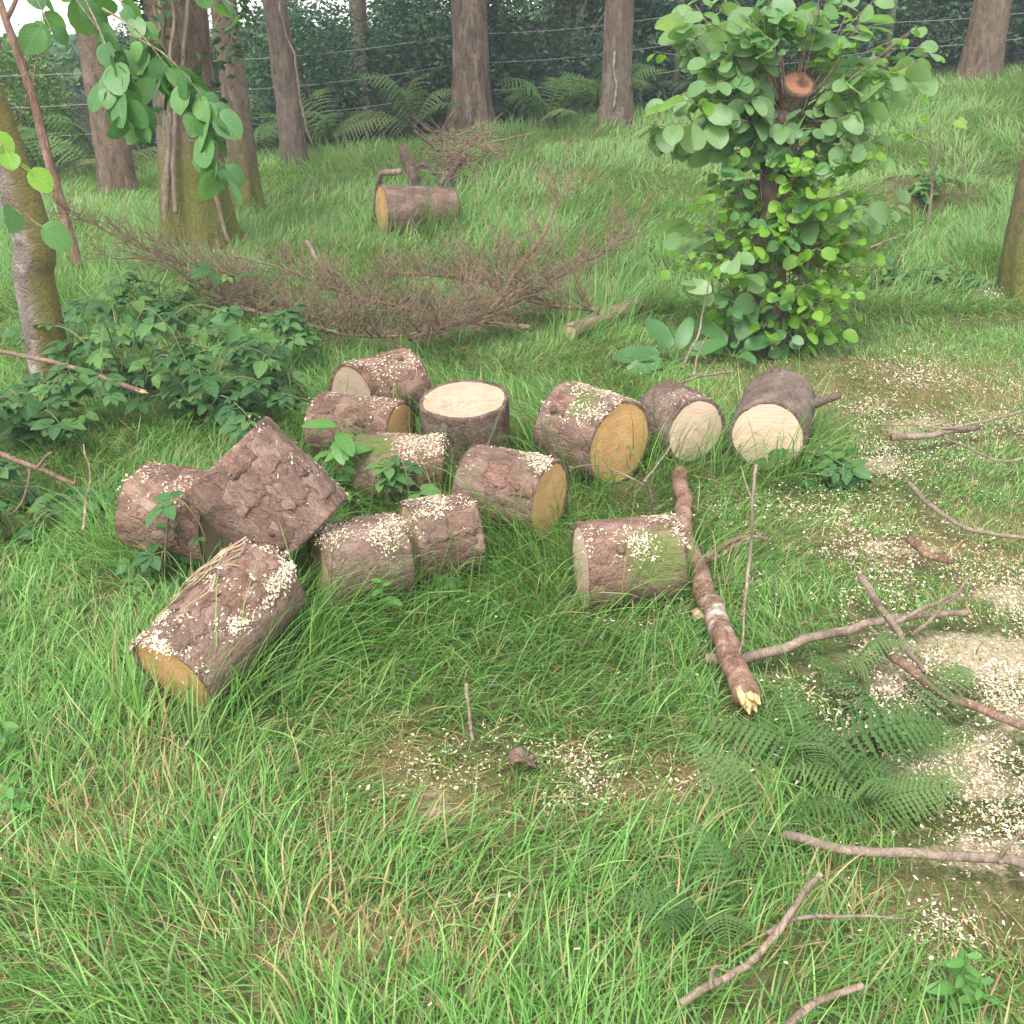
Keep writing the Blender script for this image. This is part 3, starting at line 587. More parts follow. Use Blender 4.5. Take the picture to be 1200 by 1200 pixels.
# ------------------------------------------------------------------ wire fence
fp = [np.array((x, y, H(x, y))) for x, y in ((-9.2, 11.8), (-6.35, 12.5), (-3.55, 13.5), (-.62, 14.4), (2.1, 14.75), (5.0, 15.5), (8.2, 16.4))]
fz = thing('wire_fence', fp[3], 'slack barbed wire fence on weathered posts along the dark wood', 'fence')
for q in fp:
    l_ = q-fp[3]; v, f = tube([l_+np.array((0, 0, -.1)), l_+np.array((.01, 0, .6)), l_+np.array((.02, .01, 1.25))], [.045, .043, .04], 10, 3, .1, 9)
    obj('post', MB().add(v, f).mesh('post', M['post']), fz)
for hz in (.4, .72, 1.05):
    mb = MB()
    for a, b in zip(fp[:-1], fp[1:]):
        s = np.linspace(0, 1, 14)[:, None]; p = (a+(b-a)*s)-fp[3]; p[:, 2] += hz-.05*np.sin(np.pi*s[:, 0]); p[:, 1] -= .05
        v, f = tube(p, .0042, 5); mb.add(v, f)
        for q in p[::2]:
            for sg in (-1, 1):
                v, f = tube([q+np.array((-.008, 0, -.012*sg)), q+np.array((.008, .004, .014*sg))], .0035, 3); mb.add(v, f)
    obj('wire', mb.mesh('wire', M['wire']), fz)

# ------------------------------------------------------------------ leaves
def leaf_mesh(name, L, W, mat, rows=6, fold=.18, droop=.25, pet=.35, tip=1.0, wav=0.0, heart=.0):
    mb = MB(); v = []; f = []
    for i in range(rows+1):
        t = .5-.5*math.cos(math.pi*i/rows); hw = W*.5*math.sqrt(max(0, 1-(2*t-1)**2))*(1+.18*(.5-t)*tip)
        if i in (0, rows): hw = W*.05
        y = L*t; z = -droop*L*t*t+.0; back = -heart*L*(1-t)**3
        for sx in (-1, 0, 1):
            v.append((sx*hw, y+(back if sx else 0), z+abs(sx)*hw*fold+wav*W*math.sin(t*9+sx)*abs(sx)))
    for i in range(rows):
        for j in (0, 1):
            a = i*3+j; f.append((a, a+1, a+4, a+3))
    v = np.array(v)+np.array((0, pet*L, 0)); mb.add(v, f)
    w_ = .012*L+.0006; mb.add([(-w_, 0, .02*L), (w_, 0, .02*L), (w_, pet*L*1.05, .0), (-w_, pet*L*1.05, .0)], [(0, 1, 2, 3)])
    return mb.mesh(name, M[mat])
def tri_leaf(name, L, mat, n=3, rows=5):
    mb = MB()
    for k, a in enumerate({3: (0, 1.25, -1.25), 5: (0, .8, -.8, 1.7, -1.7)}[n]):
        s = L*(1 if k == 0 else .82); ca, sa = math.cos(a), math.sin(a); v = []; f = []
        for i in range(rows+1):
            t = i/rows; hw = s*.36*math.sin(math.pi*min(1, t*.93+.06))**.7*(1-.2*t)*(.25 if i in (0, rows) else 1)
            for sx in (-1, 0, 1):
                x, y, z = sx*hw, s*(.12+t), -.3*s*t*t+abs(sx)*hw*.3
                v.append((x*ca-y*sa, x*sa+y*ca+.5*L, z))
        for i in range(rows):
            for j in (0, 1):
                q_ = i*3+j; f.append((q_, q_+1, q_+4, q_+3))
        mb.add(v, f)
    mb.add([(-.002, 0, 0), (.002, 0, 0), (.0015, .6*L, 0), (-.0015, .6*L, 0)], [(0, 1, 2, 3)])
    return mb.mesh(name, M[mat])
def orient(d, nrm):
    y = V(d).normalized(); z = V(nrm); z = (z-y*z.dot(y))
    if z.length < 1e-4: z = Vector((0, 0, 1))-y*y.z
    z.normalize(); x = y.cross(z); return Matrix((x, y, z)).transposed().to_quaternion()
LEAF = {
 'hazel': [leaf_mesh('leaf', .095, .085, 'hazel', droop=.3, wav=.05), leaf_mesh('leaf', .11, .082, 'hazel', fold=.1, droop=.15), leaf_mesh('leaf', .075, .068, 'hazel', droop=.4)],
 'lime': [leaf_mesh('leaf', .075, .07, 'lime', tip=.6), leaf_mesh('leaf', .06, .058, 'lime', tip=.5, droop=.15), leaf_mesh('leaf', .09, .08, 'lime', droop=.35)],
 'pale': [leaf_mesh('leaf', .13, .13, 'palelf', heart=.25, wav=.04), leaf_mesh('leaf', .15, .14, 'palelf', heart=.25, droop=.35), leaf_mesh('leaf', .11, .105, 'palelf', heart=.2)],
 'dusky': [leaf_mesh('leaf', .14, .14, 'dusky', heart=.25, wav=.04), leaf_mesh('leaf', .12, .11, 'dusky', heart=.25, droop=.35)],
 'bramble': [tri_leaf('leaf', .075, 'bramble'), tri_leaf('leaf', .065, 'bramble'), tri_leaf('leaf', .06, 'bramble', 5)],
 'dock': [leaf_mesh('leaf', .26, .12, 'hazel', rows=8, wav=.06, droop=.35, pet=.4), leaf_mesh('leaf', .22, .12, 'hazel', rows=8, wav=.1, droop=.55, pet=.4)],
 'herb': [leaf_mesh('leaf', .05, .026, 'herb', droop=.3, pet=.1), leaf_mesh('leaf', .06, .03, 'herb', droop=.35, pet=.1)],
}
POOL = None
def put_leaf(root, kind, p, d, rng, sc=1.0, tilt=.45):
    if POOL is not None:
        nrm = np.array((rng.gauss(0, tilt), rng.gauss(-.35, tilt), 1.0)); POOL.append((rng.choice(LEAF[kind]), V(p), orient(d, nrm), sc*rng.uniform(.75, 1.2))); return
    nrm = np.array((rng.gauss(0, tilt), rng.gauss(-.35, tilt), 1.0))
    return obj('leaf', rng.choice(LEAF[kind]), root, V(p), orient(d, nrm), sc*rng.uniform(.75, 1.2))
def shoot(root, mb, p0, p1, kind, nl, rng, sag=.05, rad=.006, sc=1.0, t0=.3, tilt=.45, spread=1.0, droop=.3):
    p0, p1 = np.array(p0), np.array(p1); mid = (p0+p1)/2+np.array((0, 0, sag))
    P = smooth_path([p0, mid, p1], 10); v, f = tube(P, np.linspace(rad, rad*.4, 10), 5, cap=False); mb.add(v, f, moss=0, lichen=0)
    ax = (p1-p0)/(np.linalg.norm(p1-p0)+1e-6)
    for k in range(nl):
        t = t0+(1-t0)*(k+rng.random())/nl; i = min(int(t*9), 8); q = P[i]+(P[i+1]-P[i])*(t*9-i)
        a = rng.uniform(0, 6.28); d = ax*.5+spread*np.array((math.cos(a), math.sin(a), 0))-np.array((0, 0, droop)); put_leaf(root, kind, q, d, rng, sc, tilt)

# leafy cut stump
bS = at(905, 408); rngS = random.Random(21)
tS = thing('leafy_stump', bS, 'tall cut stump smothered in bright green regrowth, with a reddish sawn top', 'stump')
pts = smooth_path([np.array((0, 0, -.08)), up(bS, 900, 300)-bS, up(bS, 912, 200)-bS, up(bS, 928, 112)-bS], 30)
v, f = tube(pts, np.linspace(.09, .08, 30), 30, 61, .22, 9, True, lambda k, a: 1+.5*math.exp(-k/4)*(.5+.5*np.cos(a*4)))
obj('trunk', MB().add(v, f, moss=.25, lichen=0).mesh('trunk', M['bark_dark']), tS)
topA = up(bS, 927, 116); topB = up(bS, 932, 94)+np.array((0, -.09, .0)); topA[2] -= .02
bk, fc, P_ = log_meshes(.085, .086, float(np.linalg.norm(topB-topA)), 62, 'bark_moss', 'cut_red', 'cut_red', ns=48, nz=10)
ax = V(topB-topA)+Vector((.0, -.03, .02)); rt = ax.to_track_quat('Z', 'Y')
obj('top_bark', bk, tS, V(topA-bS), rt); ob_ = obj('cut_face', fc[1], tS, V(topA-bS), rt); ob_['label'] = 'reddish sawn top with dark rotten heart'
mb = MB(); POOL = []
def S_at(px, py, dy=0.0): return up(bS+np.array((0, dy, 0)), px, py)-bS
SHOOTS = [  # start pixel row on the trunk, end pixel, depth offset, kind, leaves
 # big pale and dusky crown leaves
 (150, (790, 40), -.1, 'pale', 6), (150, (815, 5), .1, 'pale', 5), (140, (850, -10), -.2, 'pale', 5), (150, (770, 125), -.15, 'pale', 7), (170, (785, 165), .0, 'pale', 6),
 (150, (830, 100), -.3, 'dusky', 6), (150, (860, 60), -.25, 'dusky', 6), (160, (850, 140), -.3, 'dusky', 7), (165, (870, 110), -.2, 'dusky', 6), (150, (825, 60), .1, 'dusky', 5), (150, (880, 20), .1, 'dusky', 5),
 (130, (900, -20), -.1, 'dusky', 5), (125, (930, -25), .15, 'pale', 5), (130, (960, 10), -.1, 'pale', 6), (130, (1000, 0), .1, 'pale', 6), (130, (1040, -15), -.1, 'pale', 6), (140, (1075, 30), .1, 'pale', 5),
 (150, (1085, 85), -.05, 'pale', 5), (150, (1030, 60), .2, 'lime', 6), (150, (1000, 90), -.2, 'pale', 6), (140, (980, 45), .2, 'lime', 6), (145, (1060, 110), .15, 'lime', 4), (170, (985, 140), -.05, 'hazel', 6), (160, (880, 175), -.2, 'hazel', 6), (180, (925, 170), -.25, 'hazel', 7), (150, (905, 60), -.3, 'pale', 5), (150, (955, 150), -.3, 'hazel', 5),
 # lower bright regrowth
 (250, (820, 240), -.1, 'lime', 5), (270, (790, 290), -.05, 'lime', 6), (330, (770, 315), -.1, 'lime', 6), (300, (815, 330), -.2, 'lime', 6), (240, (845, 205), .1, 'lime', 5), (220, (1040, 155), .2, 'lime', 5), (230, (1000, 190), .1, 'lime', 6),
 (250, (985, 230), -.15, 'lime', 9), (270, (1005, 265), -.1, 'lime', 10), (300, (1020, 300), -.05, 'lime', 10), (320, (1015, 330), .05, 'lime', 9), (260, (960, 250), -.3, 'lime', 9), (290, (960, 290), -.32, 'lime', 10), (320, (965, 325), -.32, 'lime', 10), (340, (985, 350), -.2, 'lime', 9), (350, (955, 365), -.35, 'lime', 9), (370, (985, 385), -.15, 'lime', 8), (370, (945, 390), -.3, 'lime', 8),
 (290, (880, 285), -.3, 'lime', 8), (330, (870, 320), -.25, 'lime', 8), (240, (925, 215), -.3, 'lime', 7), (280, (925, 270), -.34, 'lime', 9), (330, (920, 330), -.35, 'lime', 8), (370, (860, 370), -.2, 'lime', 7), (380, (895, 385), -.3, 'lime', 7), (260, (1035, 240), .1, 'lime', 6), (310, (1040, 312), -.1, 'lime', 5), (350, (830, 360), -.1, 'lime', 5)]
for row, e, dy, kind, nl in SHOOTS:
    i = int(np.clip((408-row)/296*29, 0, 29)); big = row < 200
    shoot(tS, mb, pts[i], S_at(e[0], e[1], dy), kind, int(nl*1.2), rngS, rngS.uniform(-.1, .12), .005, .72 if big else .82, .2, .8, droop=.5)
BLOBS = [(800, 70, 50, 65, 13, ('pale', 'pale', 'lime')), (850, 40, 65, 55, 14, ('pale', 'pale', 'dusky')), (845, 115, 50, 45, 12, ('dusky', 'pale', 'pale')), (920, 20, 70, 45, 11, ('pale', 'pale', 'hazel')), (1005, 45, 80, 65, 20, ('pale', 'lime', 'hazel')),
         (975, 120, 40, 40, 10, ('hazel', 'pale')), (890, 165, 45, 35, 13, ('dusky', 'hazel', 'pale')), (910, 225, 50, 40, 16, ('lime', 'hazel')), (1050, 60, 50, 55, 8, ('pale', 'lime')), (912, 225, 35, 45, 14, ('lime', 'hazel')), (965, 205, 45, 45, 30, ('lime', 'lime', 'hazel')), (855, 215, 30, 45, 14, ('lime', 'hazel')), (1005, 160, 40, 40, 10, ('lime', 'pale')), (790, 145, 35, 35, 7, ('pale', 'lime')), (970, 300, 58, 100, 58, ('lime',)), (890, 300, 45, 90, 32, ('lime', 'lime', 'hazel')), (825, 300, 45, 55, 18, ('lime', 'lime', 'pale')), (910, 385, 70, 25, 24, ('lime', 'hazel')), (1020, 230, 35, 60, 10, ('lime', 'pale'))]
for cx, cy, rx, ry, n, kinds in BLOBS:
    for k in range(n):
        a = rngS.uniform(0, 6.28); q_ = math.sqrt(rngS.random()); x, y = cx+math.cos(a)*rx*q_, cy+math.sin(a)*ry*q_; dy = rngS.uniform(-.42, .3)
        if cy < 200: dy *= .8
        if 880 < x < 935 and 185 < y < 255: dy = abs(dy)
        row = min(400, y+rngS.uniform(15, 90)); i = int(np.clip((408-row)/296*29, 0, 29)); e_ = S_at(x, y, dy); o_ = pts[i] if cy > 200 else pts[29]*.75+e_*.25-np.array((0, 0, .1))
        shoot(tS, mb, o_*.5+e_*.5 if rngS.random() < .0 else o_, e_, rngS.choice(kinds), rngS.randint(6, 9), rngS, rngS.uniform(-.08, .1), .004, rngS.uniform(.5, .82) if cy < 200 else rngS.uniform(.55, .85), .35, .9, droop=rngS.uniform(.1, .8))
for k in range(16):
    x = rngS.uniform(835, 960); v, f = tube([S_at(x, 400, -.1*rngS.random()), S_at(x+rngS.uniform(-30, 30), rngS.uniform(190, 260), rngS.uniform(-.2, .2))], [.005, .002], 5); mb.add(v, f, moss=0, lichen=0)
obj('shoots', mb.mesh('shoots', M['stick']), tS)
cutp = np.array(up(bS, 932, 97))
def in_front(q):                                                          # leaves that would hang before the sawn top
    w_ = np.array(q[1])+bS; d_ = w_-CAM; z_ = d_[1]*CP-d_[2]*SP; x_ = 600+FPX*d_[0]/z_; y_ = 600-FPX*(d_[1]*SP+d_[2]*CP)/z_
    return ((x_-932)/42)**2+((y_-92)/36)**2 < 1 and w_[1] < cutp[1]+.1
POOL = [q for q in POOL if not in_front(q)]
POOL.sort(key=lambda q: q[1].y-1.2*q[3]); pool, POOL = POOL, None
for me_, p_, q_, s_ in pool[:300]: obj('leaf', me_, tS, p_, q_, s_)
for mat_ in {q[0].materials[0] for q in pool[300:]}:
    mb = MB()
    for me_, p_, q_, s_ in pool[300:]:
        if me_.materials[0] == mat_:
            co = np.array([v_.co for v_ in me_.vertices]) @ np.array(q_.to_matrix()).T*s_+np.array(p_); mb.add(co, [tuple(f_.vertices) for f_ in me_.polygons])
    tag(obj('leaves', mb.mesh('leaves', mat_), tS), kind='stuff')

# hazel bush standing outside the picture on the left, its branches hanging in
hb = np.array((-2.35, 3.3, H(-2.35, 3.3))); rngH = random.Random(4)
tH = thing('hazel_bush', hb, 'hazel bush whose big rounded leaves hang in front of the mossy trunk', 'bush'); mb = MB()
def Hd(px, py, d): return dep(px, py, d)-hb
for e in ((-.1, .1, 2.3), (.2, -.2, 2.2), (-.4, .3, 2.0), (.35, .25, 1.9)):
    v, f = tube(smooth_path([(0, 0, -.05), (e[0]*.3, e[1]*.3, 1.1), e], 14), np.linspace(.025, .01, 14), 8); mb.add(v, f, moss=0, lichen=0)
for s, e, nl, kind in (((-60, -160, 3.3), (135, 60, 3.2), 8, 'hazel'), ((-60, -160, 3.3), (180, 40, 3.25), 9, 'hazel'), ((-40, -150, 3.3), (60, 35, 3.1), 6, 'hazel'), ((90, -20, 3.2), (155, 140, 3.15), 10, 'hazel'), ((120, 10, 3.2), (215, 105, 3.2), 9, 'hazel'),
                       ((150, 40, 3.2), (250, 130, 3.15), 9, 'hazel'), ((200, 95, 3.2), (262, 200, 3.15), 9, 'hazel'), ((-60, -160, 3.3), (280, 10, 3.4), 6, 'hazel'), ((-60, -160, 3.3), (100, 5, 3.4), 7, 'lime'), ((-200, -30, 3.2), (25, 195, 3.0), 8, 'lime'), ((-120, 150, 3.1), (45, 265, 3.05), 3, 'hazel'), ((140, 60, 3.2), (130, 100, 3.15), 4, 'hazel')):
    shoot(tH, mb, Hd(*s), Hd(*e), kind, int(nl*1.9), rngH, .04, .004, .88, .42, .8, droop=.8)
for a, b in (((0, .1, 2.3), (-60, -160, 3.3)), ((.2, -.2, 2.2), (-200, -30, 3.2)), ((.2, -.2, 1.6), (-120, 150, 3.1))):
    a = np.array(a) if a[2] > 1.7 else np.array((.1, -.1, 1.1)); b_ = Hd(*b); v, f = tube(smooth_path([a, (a+b_)/2+np.array((0, 0, .06)), b_], 10), np.linspace(.011, .006, 10), 6); mb.add(v, f, moss=0, lichen=0)
obj('branches', mb.mesh('branches', M['stick']), tH)

# brambles
def bramble(px, py, spread, n, label, k, hmax=.45, kind='bramble', sc=1.0, name='bramble', cat='bramble'):
    b = at(px, py); rng = random.Random(300+k); root = thing(name, b, label, cat); mb = MB()
    nc = max(3, n//9)
    for c_ in range(nc):
        a = rng.uniform(0, 6.28); l = spread*rng.uniform(.2, 1.0); hh = hmax*rng.uniform(.25, 1)
        ex, ey = math.cos(a)*l, math.sin(a)*l*.8
        P = smooth_path([(0, 0, -.03), (ex*.4, ey*.4, hh), (ex*.8, ey*.8, hh*.95), (ex, ey, hh*.6)], 14)
        for q in P: q[2] = max(q[2], H(b[0]+q[0], b[1]+q[1])-b[2]+.02)
        v, f = tube(P, np.linspace(.004, .002, 14), 5); mb.add(v, f, moss=.6, lichen=0)
        for j in range(n//nc):
            t = rng.uniform(.08, 1)*13; i = min(int(t), 12); q = P[i]+(P[i+1]-P[i])*(t-i); a2 = rng.uniform(0, 6.28)
            put_leaf(root, kind, q, (math.cos(a2), math.sin(a2), rng.uniform(-.3, .3)), rng, sc*rng.uniform(.7, 1.4), .28)
    obj('stems', mb.mesh('stems', M['stick']), root)
bramble(150, 470, .95, 150, 'dense dark bramble patch between leaning tree and tilted log', 1, .46)
bramble(235, 500, .65, 110, 'dark bramble growing right behind the tilted log', 2, .34)
bramble(190, 385, .85, 100, 'bramble sprawling under the dead brown brushwood', 3, .4)
bramble(320, 440, .45, 60, 'bramble between the brushwood and the domed log', 4, .3)
bramble(45, 520, .5, 90, 'bramble by the upper bare stick at the clearing edge', 5, .3)
bramble(25, 640, .35, 24, 'small bramble below the lower bare stick', 6, .22)
bramble(425, 600, .2, 20, 'bright bramble sprig growing up between the logs', 7, .36, 'herb', 1.5)
bramble(465, 625, .2, 16, 'dark bramble sprig lying over the sawdust-topped log', 8, .34, sc=.8)
bramble(190, 690, .2, 12, 'three-leaved bramble sprig in front of the rounded log', 9, .3, sc=.9)
bramble(985, 560, .32, 60, 'low dark weeds in front of the fresh-cut logs', 10, .1, sc=.8)
bramble(395, 520, .15, 7, 'large-leaved bramble sprig beside the red-barked log', 11, .3)
bramble(1078, 232, .42, 60, 'low green clump growing in the hollow of the bank', 18, .22, 'herb', 1.5)
bramble(1060, 335, .7, 100, 'grey-green bramble between leafy stump and mossy trunk', 12, .2, sc=.9)
bramble(500, 690, .2, 8, 'few bramble leaves at the foot of the sawdust log', 13, .15, sc=.8)
bramble(400, 590, .16, 14, 'bramble sprig in the gap beside the tilted log', 14, .32, sc=.8)
bramble(345, 480, .25, 22, 'bramble sprig behind the red-barked log', 15, .3, sc=.9)
bramble(520, 655, .15, 9, 'tiny bramble sprig leaning on the log with thick sawdust', 16, .2, sc=.7)
bramble(60, 600, .35, 30, 'bramble between the lower bare stick and the rounded log', 17, .2, sc=.9)
# dock leaves by the stump
b = at(790, 432); rngD = random.Random(9); tD = thing('dock_plant', b, 'dock plant with broad leaves at the foot of the leafy stump', 'dock')
for a, s, el in ((2.9, 1.0, .35), (3.6, .9, .15), (2.0, .9, .9), (.5, .8, .5), (1.2, .7, 1.1)):
    obj('leaf', rngD.choice(LEAF['dock']), tD, (0, 0, .03), orient((math.cos(a), math.sin(a)*.6-.2, el), (0, -.6, 1)), s)
b = at(858, 425); tD = thing('dock_plant', b, 'small upright dock beside the fresh-cut logs', 'dock')
for a, s, el in ((1.2, .9, .9), (2.2, .9, .8), (.3, .8, .7), (3.3, .7, .5), (-1.3, .6, .4)):
    obj('leaf', rngD.choice(LEAF['dock']), tD, (0, 0, .03), orient((math.cos(a), math.sin(a)*.6-.2, el), (0, -.6, 1)), s)
# upright herbs
def herb(px, py, h_, label, k, n=14, sc=1.2, kind='herb', lean=(0, 0), name='herb'):
    b = at(px, py); rng = random.Random(500+k); root = thing(name, b, label, 'weed'); P = smooth_path([(0, 0, -.02), (lean[0]*.4, lean[1]*.4, h_*.55), (lean[0], lean[1], h_)], 12)
    v, f = tube(P, np.linspace(.005, .002, 12), 6); obj('stem', MB().add(v, f).mesh('stem', M['herb']), root)
    for j in range(n):
        t = .15+.85*j/n; q = P[min(int(t*11), 11)]; a = j*2.4; put_leaf(root, kind, q, (math.cos(a), math.sin(a), .25), rng, sc*(1.3-.7*t), .3)
herb(312, 470, .42, 'pale upright weed behind the tilted log', 1, 22, 1.3)
herb(297, 455, .3, 'shorter pale weed behind the tilted log', 2, 14, 1.2)
herb(1118, 1180, .13, 'leafy herb with toothed leaves among sticks and ferns', 3, 14, .75)
herb(1140, 1192, .09, 'low leafy herb beside the toothed one', 4, 10, .7)
herb(12, 900, .14, 'bright feathery weed in the long grass', 5, 16, .8)
herb(20, 960, .1, 'small bright weed in the long grass', 6, 12, .8)
herb(450, 735, .16, 'small weed in grass below the grass-grown log', 7, 10, 1)
for k, (px, py, e, lab) in enumerate(((1091, 248, (1090, 120), 'thin sapling with lime leaves beside the hollow'), (1085, 285, (1104, 130), 'bare twig standing at the edge of the hollow'))):
    b = at(px, py); root = thing('sapling', b, lab, 'sapling'); mb = MB(); rng = random.Random(70+k); E = up(b, *e)-b
    if k == 0:
        shoot(root, mb, (0, 0, -.03), E, 'lime', 12, rng, .02, .009, 1.1, .3)
        shoot(root, mb, E*.6, up(b, 1040, 150)-b, 'lime', 6, rng, .02, .006, 1.1, .3); shoot(root, mb, E*.7, up(b, 1120, 140)-b, 'lime', 5, rng, .02, .006, 1.1, .3)
    else:
        v, f = tube(wiggle(smooth_path([(0, 0, -.03), E*.5, E], 16), .03, 3, 2), np.linspace(.012, .004, 16), 6); mb.add(v, f, moss=0, lichen=0)
        put_leaf(root, 'lime', E*.18, (-1, 0, -.4), rng, 1.4)
    obj('stem', mb.mesh('stem', M['stick']), root)

# ------------------------------------------------------------------ ferns
def frond_mesh(L, seed, arch=.5):
    rng = random.Random(seed); mb = MB(); n = 22; P = smooth_path([(0, 0, 0), (0, L*.45, L*arch*.75), (0, L*.95, L*arch*.55)], n+1)
    v, f = tube(P, np.linspace(.004, .001, n+1), 4, cap=False); mb.add(v, f)
    for i in range(3, n+1):
        t = i/n; pl = L*.26*math.sin(math.pi*min(1, t*.8+.2))**.9+.008
        for sg in (-1, 1):
            d = np.array((sg, .42+rng.uniform(-.06, .06), -.12+rng.uniform(-.12, .12))); d /= np.linalg.norm(d); e = np.array((-sg*.4, 1, 0)); e /= np.linalg.norm(e); m_ = 13; vs = []; fs = []
            for k in range(m_):
                s0 = k/(m_-1); wd = pl*.11*(1-s0)**.6*(1.0 if k % 2 else .3)+.0004; c_ = P[i]+d*pl*s0+np.array((0, 0, -pl*.3*s0*s0)); sh = d*wd*.5
                vs += [c_-e*wd+sh+np.array((0, 0, -wd*.4)), c_, c_+e*wd+sh+np.array((0, 0, -wd*.4))]
                if k:
                    o = 3*k; fs += [(o-3, o-2, o+1, o), (o-2, o-1, o+2, o+1)]
            mb.add(vs, fs)
    return mb.mesh('frond', M['fern'])
FR = [frond_mesh(.5, i, a) for i, a in enumerate((.5, .32, .6, .2))]
def fern(px, py, n, sc, label, k, arc=(0, 6.28), low=0.0, group=None, pos=None):
    b = at(px, py) if pos is None else np.array(pos); rng = random.Random(800+k); root = thing('fern', b, label, 'fern', group)
    for j in range(n):
        a = arc[0]+(arc[1]-arc[0])*(j+rng.uniform(.1, .9))/n
        obj('frond', rng.choice(FR), root, (rng.uniform(-.03, .03), rng.uniform(-.03, .03), .01), orient((math.cos(a), math.sin(a), rng.uniform(.0, .5)-low), (rng.uniform(-.6, .6), rng.uniform(-.6, .3), 1)), sc*rng.uniform(.75, 1.15))
fern(955, 900, 6, .62, 'green fern spreading over sawdust beside the crossing branch', 1, low=.05)
fern(1050, 865, 5, .58, 'dull green fern against the pale sawdust drift', 2, low=.05)
fern(1010, 955, 5, .55, 'fern lying along the long straight stick', 3, low=.08)
fern(890, 975, 5, .52, 'lush fern at the end of the long straight stick', 4)
fern(850, 1080, 4, .5, 'dark green fern crossed by the bent twig', 5, arc=(1.5, 5.2))
fern(1000, 800, 3, .42, 'thin fern under the forked branch', 7)
for k, (x, y) in enumerate(((-5.6, 11.6), (-5.0, 11.9), (-4.4, 12.0), (-6.3, 11.9), (-3.0, 13.0), (.4, 13.5), (1.3, 13.9), (.95, 14.2), (-1.2, 13.8), (-2.2, 13.5), (2.6, 14.6))):
    fern(0, 0, 8, 1.7, 'bracken fern by the wire fence ' + ('beside the rough brown trunk', 'in front of the rough brown trunk', 'between the rough brown and mossy trunks', 'near the leaning tree', 'beside the vine-clad trunk', 'right beside the stout conifer', 'between stout conifer and resin-streaked trunk', 'behind, nearer the resin-streaked trunk', 'behind the stout conifer', 'between the vine-clad trunk and stout conifer', 'between the resin-streaked trunk and leafy stump')[k], 20+k, group='ferns along the fence', pos=(x, y, H(x, y)+.08))

# ------------------------------------------------------------------ fallen branches and sticks
def stick(pix, r0, r1, label, mat='stick', seed=1, side=(), name='fallen_branch', cat='branch', broken=None, wig=.012, amp=.22, lichen=0.0, n=40, moss=0.0):
    pts = [at(x, y, l+.045) for x, y, l in pix]; [FOOT.append((p_[0], p_[1], q_[0], q_[1], r0*1.0+.012)) for p_, q_ in zip(pts[:-1], pts[1:])]; b = pts[0].copy(); b[2] = H(b[0], b[1]); root = thing(name, b, label, cat)
    if broken is None or r0 < .02: r0, r1 = r0*.78, r1*.72
    P = wiggle(smooth_path([p-b for p in pts], n), wig*1.5, 7, seed); rad = np.linspace(r0, r1, n)
    v, f = tube(P, rad, 14, seed, amp*.55, 22)
    li = lichen(v) if callable(lichen) else lichen
    obj('stem', MB().add(v, f, moss=moss, lichen=li).mesh('stem', M[mat]), root)
    for s in side:
        sp = [at(x, y, l+.045)-b for x, y, l in s[0]]; v, f = tube(wiggle(smooth_path(sp, 20), wig, 9, seed+5), np.linspace(s[1], s[1]*.45, 20), 8, seed+2, .2, 30)
        obj('side_twig', MB().add(v, f, moss=0, lichen=0).mesh('side_twig', M[mat]), root)
    if broken is not None:                                                # splintered pale end
        d = P[broken]-P[broken-3 if broken == -1 else 3]; d /= np.linalg.norm(d); e = P[broken]; rr = rad[broken]; mb = MB(); rng = random.Random(seed)
        u = np.cross(d, (0, 0, 1)); u /= np.linalg.norm(u); w_ = np.cross(d, u)
        for k in range(16):
            a = rng.uniform(0, 6.28); q = rng.uniform(0, .75)*rr; o = e+(u*math.cos(a)+w_*math.sin(a))*q-d*.02; l = rng.uniform(.03, .065)
            v, f = tube([o, o+d*l*.6, o+d*l+(u*math.cos(a)+w_*math.sin(a))*rng.uniform(-.004, .008)], [rr*.38, rr*.3, rr*.05], 5); mb.add(v, f)
        obj('broken_end', mb.mesh('broken_end', plain_mat('splinter', (.42, .25, .10), (.66, .45, .24), 60)), root)
    return root
lp = at(835, 705)
stick([(796, 552, .045), (803, 620, .045), (818, 675, .045), (846, 740, .05), (872, 822, .05)], .028, .034, 'knobbly broken branch with white lichen and splintered orange end', 'stick_red', 3, broken=-1, wig=.02, n=60,
      side=(([(820, 655, .05), (860, 636, .06), (905, 630, .05)], .012), ([(812, 660, .04), (850, 648, .05), (880, 632, .08)], .01)),
      lichen=lambda v: .4*np.exp(-((v[:, 1]+(at(796, 552)-at(843, 722))[1])/.26)**2)+.15)
stick([(828, 770, .03), (900, 765, .035), (990, 740, .04), (1060, 722, .04), (1135, 716, .03)], .021, .012, 'grey-brown branch lying across the sawdust to the forked branch', 'stick', 4, wig=.02,
      side=(([(1040, 735, .04), (1080, 715, .08), (1130, 690, .08)], .008), ([(1070, 745, .03), (1105, 715, .1), (1140, 670, .12)], .006)))
stick([(1012, 680, .06), (1036, 722, .06), (1062, 760, .05), (1085, 790, .04)], .015, .008, 'short crooked stick propped across the grey-brown branch', 'stick', 5)
stick([(1030, 752, .04), (1070, 790, .045), (1120, 820, .04), (1200, 852, .03), (1260, 870, .03)], .018, .012, 'curved bare branch running out over the white sawdust', 'stick_red', 6,
      side=(([(1090, 800, .04), (1110, 790, .06), (1130, 815, .05)], .006),))
stick([(886, 545, .42), (882, 600, .3), (876, 660, .12), (868, 720, .03)], .006, .007, 'thin upright twig beside the broken branch', 'stick', 7, name='twig', cat='twig', side=(([(883, 590, .32), (874, 565, .34), (870, 545, .36)], .003),))
stick([(862, 795, .02), (870, 750, .1), (874, 715, .16)], .005, .003, 'short thin twig leaning by the broken branch', 'stick', 8, name='twig', cat='twig')
